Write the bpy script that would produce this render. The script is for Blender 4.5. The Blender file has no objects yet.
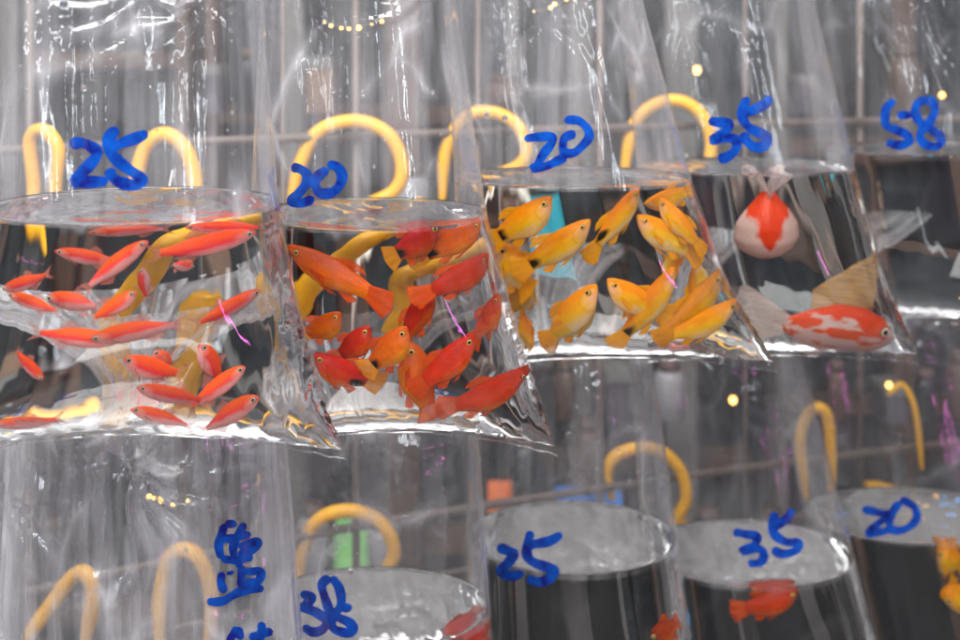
import bpy, math, random
import numpy as np
from mathutils import Vector, Matrix
from mathutils.bvhtree import BVHTree

random.seed(7)
RNG = np.random.RandomState(11)
scene = bpy.context.scene
COL = scene.collection

# ------------------------------------------------------------------ camera
F = 1050.0            # focal length in photo pixels (960 wide)
HY = 37.0             # horizon row of the photo
cam = bpy.data.cameras.new('camera')
cam.sensor_width = 36.0
cam.lens = F / 960.0 * 36.0
cam.shift_y = -(320.0 - HY) / 960.0
cam.clip_start = 0.02
cam.clip_end = 60.0
cam.dof.use_dof = True
cam.dof.focus_distance = 0.555
cam.dof.aperture_fstop = 6.0
cam_o = bpy.data.objects.new('camera', cam)
cam_o.rotation_euler = (math.radians(90), 0, 0)
COL.objects.link(cam_o)
scene.camera = cam_o

# ------------------------------------------------------------------ world
W = bpy.data.worlds.new('World')
scene.world = W
W.use_nodes = True
nt = W.node_tree
nt.nodes.clear()
def nn(t, typ, **kw):
    n = t.nodes.new(typ)
    for k, v in kw.items():
        setattr(n, k, v)
    return n
out = nn(nt, 'ShaderNodeOutputWorld')
bg = nn(nt, 'ShaderNodeBackground')
tc = nn(nt, 'ShaderNodeTexCoord')
mp = nn(nt, 'ShaderNodeMapping')
mp.inputs['Scale'].default_value = (1.0, 1.0, 0.22)
noi = nn(nt, 'ShaderNodeTexNoise')
noi.inputs['Scale'].default_value = 3.1
noi.inputs['Detail'].default_value = 3.0
rp = nn(nt, 'ShaderNodeValToRGB')
e = rp.color_ramp.elements
e[0].position = 0.40; e[0].color = (0.10, 0.10, 0.115, 1)
e[1].position = 0.68; e[1].color = (1.0, 1.0, 1.06, 1)
m = rp.color_ramp.elements.new(0.52); m.color = (0.42, 0.40, 0.42, 1)
nt.links.new(tc.outputs['Generated'], mp.inputs['Vector'])
nt.links.new(mp.outputs[0], noi.inputs['Vector'])
nt.links.new(noi.outputs['Fac'], rp.inputs['Fac'])
nt.links.new(rp.outputs[0], bg.inputs['Color'])
bg.inputs['Strength'].default_value = 0.48
nt.links.new(bg.outputs[0], out.inputs['Surface'])

# ------------------------------------------------------------------ lamps (their reflections run down the bags)
def area(name, loc, target, sx, sy, radiance, color, roll=0.0):
    l = bpy.data.lights.new(name, 'AREA')
    l.shape = 'RECTANGLE'; l.size = sx; l.size_y = sy
    l.energy = radiance * math.pi * sx * sy
    l.color = color
    o = bpy.data.objects.new(name, l)
    d = Vector(target) - Vector(loc)
    o.rotation_euler = (d.to_track_quat('-Z', 'Y').to_matrix() @ Matrix.Rotation(roll, 3, 'Z')).to_euler()
    o.location = loc
    COL.objects.link(o)
    return o
T0 = (0.0, 0.6, -0.1)
area('overhead_daylight_panel', (-0.25, -0.35, 1.25), T0, 1.5, 1.0, 16.0, (1.0, 0.975, 0.95))
area('tube_lamp', (-0.85, -0.25, 0.25), T0, 0.035, 1.0, 24, (0.88, 0.94, 1.0))
area('tube_lamp', (0.75, -0.55, 0.35), T0, 0.05, 1.1, 20, (0.85, 0.93, 1.0), 0.12)
nl = area('neon_lamp', (1.36, -0.3, -0.62), T0, 0.016, 0.36, 30, (1.0, 0.20, 0.85))
_z = -(Vector(T0) - nl.location).normalized()
_y = Vector((0.76, 0, -0.65)); _y = (_y - _z * _y.dot(_z)).normalized(); _x = _y.cross(_z)
nl.rotation_euler = Matrix((_x, _y, _z)).transposed().to_euler()
area('back_fill_lamp', (0.0, 1.0, 0.95), (0, 0.62, -0.15), 1.3, 0.4, 5.0, (1.0, 0.98, 0.96))  # added fill lamp, brightens hooks, film and fish from behind

vs = scene.view_settings
scene.display_settings.display_device = 'sRGB'
vs.view_transform = 'Standard'; vs.look = 'None'; vs.exposure = 0.33; vs.gamma = 1.0
cy = scene.cycles
cy.max_bounces = 16; cy.transmission_bounces = 14; cy.transparent_max_bounces = 36
cy.glossy_bounces = 5; cy.diffuse_bounces = 2
cy.sample_clamp_indirect = 6.0; cy.blur_glossy = 0.3
cy.use_denoising = True
cy.use_adaptive_sampling = True; cy.adaptive_threshold = 0.06

# ------------------------------------------------------------------ helpers
def P(x, y, Y):
    return Vector(((x - 480.0) * Y / F, Y, (HY - y) * Y / F))

def tag(o, label=None, cat=None, group=None, kind=None):
    if label: o['label'] = label
    if cat: o['category'] = cat
    if group: o['group'] = group
    if kind: o['kind'] = kind
    return o

def empty(name, loc):
    o = bpy.data.objects.new(name, None)
    o.empty_display_size = 0.01
    o.location = loc
    COL.objects.link(o)
    return o

def mesh_obj(name, verts, faces, mats, parent=None, smooth=True, mat_idx=None, loc=None):
    me = bpy.data.meshes.new(name)
    V = np.asarray(verts, dtype=float)
    off = Vector(loc) if loc is not None else Vector((0, 0, 0))
    V = V - np.array(off)
    me.from_pydata(V.tolist(), [], [tuple(int(i) for i in f) for f in faces])
    for m_ in (mats if isinstance(mats, (list, tuple)) else [mats]):
        me.materials.append(m_)
    me.polygons.foreach_set('use_smooth', [smooth] * len(me.polygons))
    if mat_idx is not None:
        me.polygons.foreach_set('material_index', mat_idx)
    me.update()
    o = bpy.data.objects.new(name, me)
    COL.objects.link(o)
    if parent is not None:
        o.parent = parent
        o.matrix_parent_inverse = Matrix.Identity(4)
        # vertices are given in world space: put them into the parent's frame
        o.location = off - parent.location
    else:
        o.location = off
    return o

def tube(pts, radii, seg=10, caps=True):
    """smooth tube through points -> verts, faces (world space)"""
    pts = [Vector(p) for p in pts]
    n = len(pts)
    if not hasattr(radii, '__len__'):
        radii = [radii] * n
    vs_, fs = [], []
    prev = None
    for i, p in enumerate(pts):
        t = (pts[min(i + 1, n - 1)] - pts[max(i - 1, 0)]).normalized()
        if prev is None:
            a = Vector((0, 1, 0)) if abs(t.y) < 0.9 else Vector((1, 0, 0))
            u = t.cross(a).normalized()
        else:
            u = (prev - t * prev.dot(t)).normalized()
        prev = u
        w = t.cross(u)
        for k in range(seg):
            a = 2 * math.pi * k / seg
            vs_.append(p + (u * math.cos(a) + w * math.sin(a)) * radii[i])
    for i in range(n - 1):
        for k in range(seg):
            k2 = (k + 1) % seg
            fs.append((i * seg + k, i * seg + k2, (i + 1) * seg + k2, (i + 1) * seg + k))
    if caps:
        fs.append(tuple(reversed(range(seg))))
        fs.append(tuple(range((n - 1) * seg, n * seg)))
    return vs_, fs

def spline(pts, n):
    """Catmull-Rom through 2-D/3-D points"""
    pts = [np.array(p, float) for p in pts]
    if len(pts) == 2:
        return [pts[0] + (pts[1] - pts[0]) * t for t in np.linspace(0, 1, n)]
    ext = [2 * pts[0] - pts[1]] + pts + [2 * pts[-1] - pts[-2]]
    res = []
    m_ = len(pts) - 1
    for i in range(n):
        s = i / (n - 1) * m_
        k = min(int(s), m_ - 1); t = s - k
        p0, p1, p2, p3 = ext[k], ext[k + 1], ext[k + 2], ext[k + 3]
        res.append(0.5 * ((2 * p1) + (-p0 + p2) * t + (2 * p0 - 5 * p1 + 4 * p2 - p3) * t * t + (-p0 + 3 * p1 - 3 * p2 + p3) * t ** 3))
    return res

def box(x0, x1, y0, y1, z0, z1):
    v = [(x0, y0, z0), (x1, y0, z0), (x1, y1, z0), (x0, y1, z0), (x0, y0, z1), (x1, y0, z1), (x1, y1, z1), (x0, y1, z1)]
    f = [(0, 3, 2, 1), (4, 5, 6, 7), (0, 1, 5, 4), (1, 2, 6, 5), (2, 3, 7, 6), (3, 0, 4, 7)]
    return v, f

def join(parts):
    V, Fc = [], []
    for v, f in parts:
        b = len(V)
        V += [tuple(p) for p in v]
        Fc += [tuple(i + b for i in q) for q in f]
    return V, Fc

# ------------------------------------------------------------------ materials
def newmat(name):
    m_ = bpy.data.materials.new(name)
    m_.use_nodes = True
    t = m_.node_tree
    t.nodes.clear()
    o = t.nodes.new('ShaderNodeOutputMaterial')
    return m_, t, o

def principled(name, col, rough=0.5, noise=0.0, nscale=20.0, spec=0.5, bump=0.0, coat=0.0, sss=0.0, metallic=0.0):
    m_, t, o = newmat(name)
    b = t.nodes.new('ShaderNodeBsdfPrincipled')
    b.inputs['Base Color'].default_value = (*col, 1)
    b.inputs['Roughness'].default_value = rough
    b.inputs['Metallic'].default_value = metallic
    b.inputs['Coat Weight'].default_value = coat
    if noise > 0 or bump > 0:
        tcn = t.nodes.new('ShaderNodeTexCoord')
        n = t.nodes.new('ShaderNodeTexNoise')
        n.inputs['Scale'].default_value = nscale; n.inputs['Detail'].default_value = 5
        t.links.new(tcn.outputs['Object'], n.inputs['Vector'])
        if noise > 0:
            r = t.nodes.new('ShaderNodeValToRGB')
            r.color_ramp.elements[0].position = 0.3; r.color_ramp.elements[1].position = 0.7
            r.color_ramp.elements[0].color = tuple(c * (1 - noise) for c in col) + (1,)
            r.color_ramp.elements[1].color = tuple(min(1, c * (1 + noise)) for c in col) + (1,)
            t.links.new(n.outputs['Fac'], r.inputs['Fac']); t.links.new(r.outputs[0], b.inputs['Base Color'])
        if bump > 0:
            bp = t.nodes.new('ShaderNodeBump'); bp.inputs['Strength'].default_value = bump; bp.inputs['Distance'].default_value = 0.002
            t.links.new(n.outputs['Fac'], bp.inputs['Height']); t.links.new(bp.outputs[0], b.inputs['Normal'])
    t.links.new(b.outputs[0], o.inputs['Surface'])
    return m_

def emission(name, col, s):
    m_, t, o = newmat(name)
    e_ = t.nodes.new('ShaderNodeEmission')
    e_.inputs['Color'].default_value = (*col, 1); e_.inputs['Strength'].default_value = s
    t.links.new(e_.outputs[0], o.inputs['Surface'])
    m_.cycles.emission_sampling = 'NONE'
    return m_

def film_material(name, seed, haze=0.049, streak=0.28, crink=1.0, edge=0.19, refl=0.058, gusset=0.060, rough=0.07):
    """thin clear polythene: see-through, glossy, with scuffed milky streaks"""
    m_, t, o = newmat(name)
    L = t.links.new
    tcn = t.nodes.new('ShaderNodeTexCoord')
    mpp = t.nodes.new('ShaderNodeMapping')
    mpp.inputs['Location'].default_value = (seed * 1.7, seed * 0.9, seed * 2.3)
    mpp.inputs['Scale'].default_value = (34, 34, 4.5)
    L(tcn.outputs['Object'], mpp.inputs['Vector'])
    n1 = t.nodes.new('ShaderNodeTexNoise'); n1.inputs['Scale'].default_value = 1.0; n1.inputs['Detail'].default_value = 6; n1.inputs['Distortion'].default_value = 0.8
    L(mpp.outputs[0], n1.inputs['Vector'])
    mp2 = t.nodes.new('ShaderNodeMapping')
    mp2.inputs['Location'].default_value = (seed * 0.7, seed * 1.9, seed * 0.3)
    mp2.inputs['Scale'].default_value = (150, 150, 6)
    L(tcn.outputs['Object'], mp2.inputs['Vector'])
    n2 = t.nodes.new('ShaderNodeTexNoise'); n2.inputs['Scale'].default_value = 1.0; n2.inputs['Detail'].default_value = 4; n2.inputs['Distortion'].default_value = 0.4
    L(mp2.outputs[0], n2.inputs['Vector'])
    # bump
    add = t.nodes.new('ShaderNodeMath'); add.operation = 'MULTIPLY_ADD'; add.inputs[1].default_value = 0.25
    L(n2.outputs['Fac'], add.inputs[0]); L(n1.outputs['Fac'], add.inputs[2])
    # crumple creases: edges of a warped cell pattern, strongest in patches
    mp3 = t.nodes.new('ShaderNodeMapping'); mp3.inputs['Location'].default_value = (seed * 2.1, seed * 1.3, seed * 0.8)
    mp3.inputs['Scale'].default_value = (26, 26, 15); mp3.inputs['Rotation'].default_value = (0, 0.5 * math.sin(seed), 0)
    L(tcn.outputs['Object'], mp3.inputs['Vector'])
    wn_ = t.nodes.new('ShaderNodeTexNoise'); wn_.inputs['Scale'].default_value = 0.9; wn_.inputs['Detail'].default_value = 2
    L(mp3.outputs[0], wn_.inputs['Vector'])
    wv_ = t.nodes.new('ShaderNodeVectorMath'); wv_.operation = 'MULTIPLY_ADD'; wv_.inputs[1].default_value = (0.75, 0.75, 0.75)
    L(wn_.outputs['Color'], wv_.inputs[0]); L(mp3.outputs[0], wv_.inputs[2])
    vor = t.nodes.new('ShaderNodeTexVoronoi'); vor.feature = 'DISTANCE_TO_EDGE'; vor.inputs['Scale'].default_value = 0.55
    L(wv_.outputs[0], vor.inputs['Vector'])
    cr = t.nodes.new('ShaderNodeMapRange'); cr.inputs[1].default_value = 0.0; cr.inputs[2].default_value = 0.08; cr.inputs[3].default_value = 1.0; cr.inputs[4].default_value = 0.0
    L(vor.outputs['Distance'], cr.inputs[0])
    cp = t.nodes.new('ShaderNodeMath'); cp.operation = 'POWER'; cp.inputs[1].default_value = 2.2
    L(cr.outputs[0], cp.inputs[0])
    pm = t.nodes.new('ShaderNodeMapRange'); pm.inputs[1].default_value = 0.48; pm.inputs[2].default_value = 0.62
    L(wn_.outputs['Fac'], pm.inputs[0])
    cm = t.nodes.new('ShaderNodeMath'); cm.operation = 'MULTIPLY'
    L(cp.outputs[0], cm.inputs[0]); L(pm.outputs[0], cm.inputs[1])
    hb = t.nodes.new('ShaderNodeMath'); hb.operation = 'MULTIPLY_ADD'; hb.inputs[1].default_value = 0.38
    L(cm.outputs[0], hb.inputs[0]); L(add.outputs[0], hb.inputs[2])
    bp = t.nodes.new('ShaderNodeBump'); bp.inputs['Strength'].default_value = 0.55 * crink; bp.inputs['Distance'].default_value = 0.0022
    L(hb.outputs[0], bp.inputs['Height'])
    gus = t.nodes.new('ShaderNodeAttribute'); gus.attribute_name = 'gusset'
    # facing terms (symmetric for both sides of the sheet)
    lw = t.nodes.new('ShaderNodeLayerWeight'); lw.inputs['Blend'].default_value = 0.5
    L(bp.outputs[0], lw.inputs['Normal'])
    p5 = t.nodes.new('ShaderNodeMath'); p5.operation = 'POWER'; p5.inputs[1].default_value = 4.0
    L(lw.outputs['Facing'], p5.inputs[0])
    fr = t.nodes.new('ShaderNodeMath'); fr.operation = 'MULTIPLY_ADD'; fr.inputs[1].default_value = 0.75; fr.inputs[2].default_value = refl
    fr.use_clamp = True
    L(p5.outputs[0], fr.inputs[0])
    # haze streaks
    rmp = t.nodes.new('ShaderNodeValToRGB')
    rmp.color_ramp.elements[0].position = 0.50; rmp.color_ramp.elements[0].color = (0, 0, 0, 1)
    rmp.color_ramp.elements[1].position = 0.78; rmp.color_ramp.elements[1].color = (1, 1, 1, 1)
    mul = t.nodes.new('ShaderNodeMath'); mul.operation = 'MULTIPLY_ADD'; mul.inputs[1].default_value = 0.5
    L(n2.outputs['Fac'], mul.inputs[0])
    h1 = t.nodes.new('ShaderNodeMath'); h1.operation = 'MULTIPLY'; h1.inputs[1].default_value = 0.62
    L(n1.outputs['Fac'], h1.inputs[0]); L(h1.outputs[0], mul.inputs[2])
    L(mul.outputs[0], rmp.inputs['Fac'])
    lw2 = t.nodes.new('ShaderNodeLayerWeight'); lw2.inputs['Blend'].default_value = 0.5
    p3 = t.nodes.new('ShaderNodeMath'); p3.operation = 'POWER'; p3.inputs[1].default_value = 2.6
    L(lw2.outputs['Facing'], p3.inputs[0])
    a1 = t.nodes.new('ShaderNodeMath'); a1.operation = 'MULTIPLY_ADD'; a1.inputs[1].default_value = edge; a1.inputs[2].default_value = haze
    L(p3.outputs[0], a1.inputs[0])
    a2 = t.nodes.new('ShaderNodeMath'); a2.operation = 'MULTIPLY_ADD'; a2.inputs[1].default_value = streak; a2.use_clamp = True
    L(rmp.outputs[0], a2.inputs[0])
    g1 = t.nodes.new('ShaderNodeMath'); g1.operation = 'MULTIPLY_ADD'; g1.inputs[1].default_value = gusset
    L(gus.outputs['Fac'], g1.inputs[0]); L(a1.outputs[0], g1.inputs[2])
    g2 = t.nodes.new('ShaderNodeMath'); g2.operation = 'MULTIPLY_ADD'; g2.inputs[1].default_value = 0.45 * min(1, crink)
    L(cm.outputs[0], g2.inputs[0]); L(g1.outputs[0], g2.inputs[2])
    pa = t.nodes.new('ShaderNodeMath'); pa.operation = 'MULTIPLY_ADD'; pa.inputs[1].default_value = 0.09 * min(1, crink)
    L(pm.outputs[0], pa.inputs[0]); L(g2.outputs[0], pa.inputs[2])
    L(pa.outputs[0], a2.inputs[2])
    tr = t.nodes.new('ShaderNodeBsdfTransparent'); tr.inputs['Color'].default_value = (0.985, 0.985, 0.985, 1)
    gl = t.nodes.new('ShaderNodeBsdfGlossy'); gl.inputs['Roughness'].default_value = rough
    gl.inputs['Color'].default_value = (1, 1, 1, 1)
    L(bp.outputs[0], gl.inputs['Normal'])
    df = t.nodes.new('ShaderNodeBsdfDiffuse'); df.inputs['Color'].default_value = (0.74, 0.74, 0.79, 1)
    tl = t.nodes.new('ShaderNodeBsdfTranslucent'); tl.inputs['Color'].default_value = (0.74, 0.74, 0.79, 1)
    mx0 = t.nodes.new('ShaderNodeMixShader'); mx0.inputs[0].default_value = 0.5
    L(df.outputs[0], mx0.inputs[1]); L(tl.outputs[0], mx0.inputs[2])
    mx1 = t.nodes.new('ShaderNodeMixShader')
    L(a2.outputs[0], mx1.inputs[0]); L(tr.outputs[0], mx1.inputs[1]); L(mx0.outputs[0], mx1.inputs[2])
    mx2 = t.nodes.new('ShaderNodeMixShader')
    L(fr.outputs[0], mx2.inputs[0]); L(mx1.outputs[0], mx2.inputs[1]); L(gl.outputs[0], mx2.inputs[2])
    L(mx2.outputs[0], o.inputs['Surface'])
    return m_

def water_material():
    m_, t, o = newmat('water')
    g = t.nodes.new('ShaderNodeBsdfGlass')
    g.inputs['IOR'].default_value = 1.333
    g.inputs['Roughness'].default_value = 0.0
    g.inputs['Color'].default_value = (0.985, 0.992, 0.995, 1)
    t.links.new(g.outputs[0], o.inputs['Surface'])
    return m_

def ink_material():
    m_, t, o = newmat('blue_marker_ink')
    L = t.links.new
    b = t.nodes.new('ShaderNodeBsdfPrincipled')
    tcn = t.nodes.new('ShaderNodeTexCoord')
    n = t.nodes.new('ShaderNodeTexNoise'); n.inputs['Scale'].default_value = 130; n.inputs['Detail'].default_value = 3
    L(tcn.outputs['Object'], n.inputs['Vector'])
    r = t.nodes.new('ShaderNodeValToRGB')
    r.color_ramp.elements[0].position = 0.35; r.color_ramp.elements[0].color = (0.001, 0.006, 0.15, 1)
    r.color_ramp.elements[1].position = 0.68; r.color_ramp.elements[1].color = (0.002, 0.10, 0.55, 1)
    L(n.outputs['Fac'], r.inputs['Fac']); L(r.outputs[0], b.inputs['Base Color'])
    b.inputs['Roughness'].default_value = 0.25
    tr = t.nodes.new('ShaderNodeBsdfTransparent'); tr.inputs['Color'].default_value = (0.03, 0.10, 0.75, 1)
    ia = t.nodes.new('ShaderNodeMapRange'); ia.inputs[1].default_value = 0.3; ia.inputs[2].default_value = 0.62; ia.inputs[3].default_value = 0.93; ia.inputs[4].default_value = 0.58
    mx = t.nodes.new('ShaderNodeMixShader'); L(n.outputs['Fac'], ia.inputs[0]); L(ia.outputs[0], mx.inputs[0])
    L(tr.outputs[0], mx.inputs[1]); L(b.outputs[0], mx.inputs[2]); L(mx.outputs[0], o.inputs['Surface'])
    return m_

def fish_material(name, back, side, belly, spot=None, patch=None, zlo=-0.3, zhi=0.3, var=0.0, throat=0.6, wedge=False):
    """colours by height on the body, scales in the bump, optional dark tail-root spot (object X) or red/white patches"""
    m_, t, o = newmat(name)
    L = t.links.new
    tcn = t.nodes.new('ShaderNodeTexCoord')
    sx = t.nodes.new('ShaderNodeSeparateXYZ')
    L(tcn.outputs['Object'], sx.inputs[0])
    mr = t.nodes.new('ShaderNodeMapRange'); mr.inputs[1].default_value = zlo; mr.inputs[2].default_value = zhi
    L(sx.outputs['Z'], mr.inputs[0])
    n = t.nodes.new('ShaderNodeTexNoise'); n.inputs['Scale'].default_value = 6.0; n.inputs['Detail'].default_value = 4
    oi = t.nodes.new('ShaderNodeObjectInfo')
    va = t.nodes.new('ShaderNodeVectorMath'); va.operation = 'ADD'
    cmb = t.nodes.new('ShaderNodeCombineXYZ')
    m10 = t.nodes.new('ShaderNodeMath'); m10.operation = 'MULTIPLY'; m10.inputs[1].default_value = 9.0
    L(oi.outputs['Random'], m10.inputs[0]); L(m10.outputs[0], cmb.inputs[0])
    L(tcn.outputs['Object'], va.inputs[0]); L(cmb.outputs[0], va.inputs[1])
    L(va.outputs[0], n.inputs['Vector'])
    ad = t.nodes.new('ShaderNodeMath'); ad.operation = 'MULTIPLY_ADD'; ad.inputs[1].default_value = 0.55
    sb = t.nodes.new('ShaderNodeMath'); sb.operation = 'SUBTRACT'; sb.inputs[1].default_value = 0.5
    L(n.outputs['Fac'], sb.inputs[0]); L(sb.outputs[0], ad.inputs[0]); L(mr.outputs[0], ad.inputs[2])
    r = t.nodes.new('ShaderNodeValToRGB')
    els = r.color_ramp.elements
    els[0].position = 0.08; els[0].color = (*belly, 1)
    els[1].position = 0.85; els[1].color = (*back, 1)
    q = els.new(0.42); q.color = (*side, 1)
    L(ad.outputs[0], r.inputs['Fac'])
    cur = r.outputs[0]
    if patch is not None:
        n3 = t.nodes.new('ShaderNodeTexNoise'); n3.inputs['Scale'].default_value = 4.2; n3.inputs['Detail'].default_value = 2
        L(va.outputs[0], n3.inputs['Vector'])
        ad3 = t.nodes.new('ShaderNodeMath'); ad3.operation = 'MULTIPLY_ADD'; ad3.inputs[1].default_value = 0.35
        L(mr.outputs[0], ad3.inputs[0]); L(n3.outputs['Fac'], ad3.inputs[2])
        if wedge:
            ab = t.nodes.new('ShaderNodeMath'); ab.operation = 'ABSOLUTE'; L(sx.outputs['Y'], ab.inputs[0])
            a4 = t.nodes.new('ShaderNodeMath'); a4.operation = 'MULTIPLY_ADD'; a4.inputs[1].default_value = -0.85; a4.inputs[2].default_value = 0.70
            L(ab.outputs[0], a4.inputs[0])
            a5 = t.nodes.new('ShaderNodeMath'); a5.operation = 'MULTIPLY_ADD'; a5.inputs[1].default_value = -0.55
            L(sx.outputs['X'], a5.inputs[0]); L(a4.outputs[0], a5.inputs[2])
            a6 = t.nodes.new('ShaderNodeMath'); a6.operation = 'MULTIPLY_ADD'; a6.inputs[1].default_value = 0.30
            L(n3.outputs['Fac'], a6.inputs[0]); L(a5.outputs[0], a6.inputs[2]); ad3 = a6
        r3 = t.nodes.new('ShaderNodeValToRGB')
        r3.color_ramp.elements[0].position = 0.60; r3.color_ramp.elements[1].position = 0.66
        L(ad3.outputs[0], r3.inputs['Fac'])
        mx = t.nodes.new('ShaderNodeMix'); mx.data_type = 'RGBA'
        mx.inputs[6].default_value = (*patch, 1)
        L(r3.outputs[0], mx.inputs[0]); L(cur, mx.inputs[7]); cur = mx.outputs[2]
    if spot is not None:
        # dark blotch at the tail root
        vd = t.nodes.new('ShaderNodeVectorMath'); vd.operation = 'DISTANCE'; vd.inputs[1].default_value = spot
        L(tcn.outputs['Object'], vd.inputs[0])
        ads = t.nodes.new('ShaderNodeMath'); ads.operation = 'MULTIPLY_ADD'; ads.inputs[1].default_value = 0.18
        L(n.outputs['Fac'], ads.inputs[0]); L(vd.outputs['Value'], ads.inputs[2])
        r4 = t.nodes.new('ShaderNodeValToRGB')
        r4.color_ramp.elements[0].position = 0.22; r4.color_ramp.elements[0].color = (1, 1, 1, 1)
        r4.color_ramp.elements[1].position = 0.30; r4.color_ramp.elements[1].color = (0, 0, 0, 1)
        L(ads.outputs[0], r4.inputs['Fac'])
        mx = t.nodes.new('ShaderNodeMix'); mx.data_type = 'RGBA'
        mx.inputs[7].default_value = (0.02, 0.012, 0.006, 1)
        L(r4.outputs[0], mx.inputs[0]); L(cur, mx.inputs[6]); cur = mx.outputs[2]
    # paler pink throat and gill cover, with a darker gill line
    vc = t.nodes.new('ShaderNodeVectorMath'); vc.operation = 'MULTIPLY'; vc.inputs[1].default_value = (1, 0, 0.42)
    L(tcn.outputs['Object'], vc.inputs[0])
    vg = t.nodes.new('ShaderNodeVectorMath'); vg.operation = 'DISTANCE'; vg.inputs[1].default_value = (0.40, 0, -0.02)
    L(vc.outputs[0], vg.inputs[0])
    rg = t.nodes.new('ShaderNodeValToRGB')
    rg.color_ramp.elements[0].position = 0.0; rg.color_ramp.elements[0].color = (throat, throat, throat, 1)
    rg.color_ramp.elements[1].position = 0.135; rg.color_ramp.elements[1].color = (0, 0, 0, 1)
    L(vg.outputs['Value'], rg.inputs['Fac'])
    mx = t.nodes.new('ShaderNodeMix'); mx.data_type = 'RGBA'; mx.inputs[7].default_value = (0.95, 0.62, 0.52, 1)
    L(rg.outputs[0], mx.inputs[0]); L(cur, mx.inputs[6]); cur = mx.outputs[2]
    rl = t.nodes.new('ShaderNodeValToRGB')
    rl.color_ramp.elements[0].position = 0.128; rl.color_ramp.elements[0].color = (0, 0, 0, 1)
    rl.color_ramp.elements[1].position = 0.150; rl.color_ramp.elements[1].color = (0, 0, 0, 1)
    q = rl.color_ramp.elements.new(0.139); q.color = (0.2, 0.2, 0.2, 1)
    L(vg.outputs['Value'], rl.inputs['Fac'])
    mx = t.nodes.new('ShaderNodeMix'); mx.data_type = 'RGBA'; mx.inputs[7].default_value = (0.35, 0.02, 0.0, 1)
    L(rl.outputs[0], mx.inputs[0]); L(cur, mx.inputs[6]); cur = mx.outputs[2]
    hs = t.nodes.new('ShaderNodeHueSaturation')
    mv = t.nodes.new('ShaderNodeMapRange'); mv.inputs[3].default_value = 0.5 - var * 0.2; mv.inputs[4].default_value = 0.5 + var
    L(oi.outputs['Random'], mv.inputs[0]); L(mv.outputs[0], hs.inputs['Hue'])
    fr1 = t.nodes.new('ShaderNodeMath'); fr1.operation = 'FRACT'
    L(m10.outputs[0], fr1.inputs[0])
    mval = t.nodes.new('ShaderNodeMapRange'); mval.inputs[3].default_value = 0.72; mval.inputs[4].default_value = 1.12
    L(fr1.outputs[0], mval.inputs[0]); L(mval.outputs[0], hs.inputs['Value']); L(cur, hs.inputs['Color'])
    b = t.nodes.new('ShaderNodeBsdfPrincipled')
    L(hs.outputs[0], b.inputs['Base Color'])
    b.inputs['Roughness'].default_value = 0.24
    b.inputs['Specular IOR Level'].default_value = 0.22
    b.inputs['Subsurface Weight'].default_value = 0.0
    vo = t.nodes.new('ShaderNodeTexVoronoi'); vo.inputs['Scale'].default_value = 24
    L(tcn.outputs['Object'], vo.inputs['Vector'])
    bp = t.nodes.new('ShaderNodeBump'); bp.inputs['Strength'].default_value = 0.3; bp.inputs['Distance'].default_value = 0.001
    L(vo.outputs['Distance'], bp.inputs['Height']); L(bp.outputs[0], b.inputs['Normal'])
    tl = t.nodes.new('ShaderNodeBsdfTranslucent'); L(hs.outputs[0], tl.inputs['Color'])
    mx = t.nodes.new('ShaderNodeMixShader'); mx.inputs[0].default_value = 0.32
    L(b.outputs[0], mx.inputs[1]); L(tl.outputs[0], mx.inputs[2])
    L(mx.outputs[0], o.inputs['Surface'])
    return m_

def fin_material(name, col, alpha=0.6):
    m_, t, o = newmat(name)
    L = t.links.new
    tcn = t.nodes.new('ShaderNodeTexCoord')
    wv = t.nodes.new('ShaderNodeTexNoise'); wv.inputs['Scale'].default_value = 9
    mpp = t.nodes.new('ShaderNodeMapping'); mpp.inputs['Scale'].default_value = (0.6, 1, 5)
    L(tcn.outputs['Object'], mpp.inputs[0]); L(mpp.outputs[0], wv.inputs['Vector'])
    df = t.nodes.new('ShaderNodeBsdfDiffuse'); df.inputs['Color'].default_value = (*col, 1)
    tl = t.nodes.new('ShaderNodeBsdfTranslucent'); tl.inputs['Color'].default_value = (*col, 1)
    mx = t.nodes.new('ShaderNodeMixShader'); mx.inputs[0].default_value = 0.5
    L(df.outputs[0], mx.inputs[1]); L(tl.outputs[0], mx.inputs[2])
    tr = t.nodes.new('ShaderNodeBsdfTransparent')
    mr = t.nodes.new('ShaderNodeMapRange'); mr.inputs[1].default_value = 0.35; mr.inputs[2].default_value = 0.65
    mr.inputs[3].default_value = alpha - 0.09; mr.inputs[4].default_value = min(1, alpha + 0.09)
    L(wv.outputs['Fac'], mr.inputs[0])
    m2 = t.nodes.new('ShaderNodeMixShader')
    L(mr.outputs[0], m2.inputs[0]); L(tr.outputs[0], m2.inputs[1]); L(mx.outputs[0], m2.inputs[2])
    L(m2.outputs[0], o.inputs['Surface'])
    return m_

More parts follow.
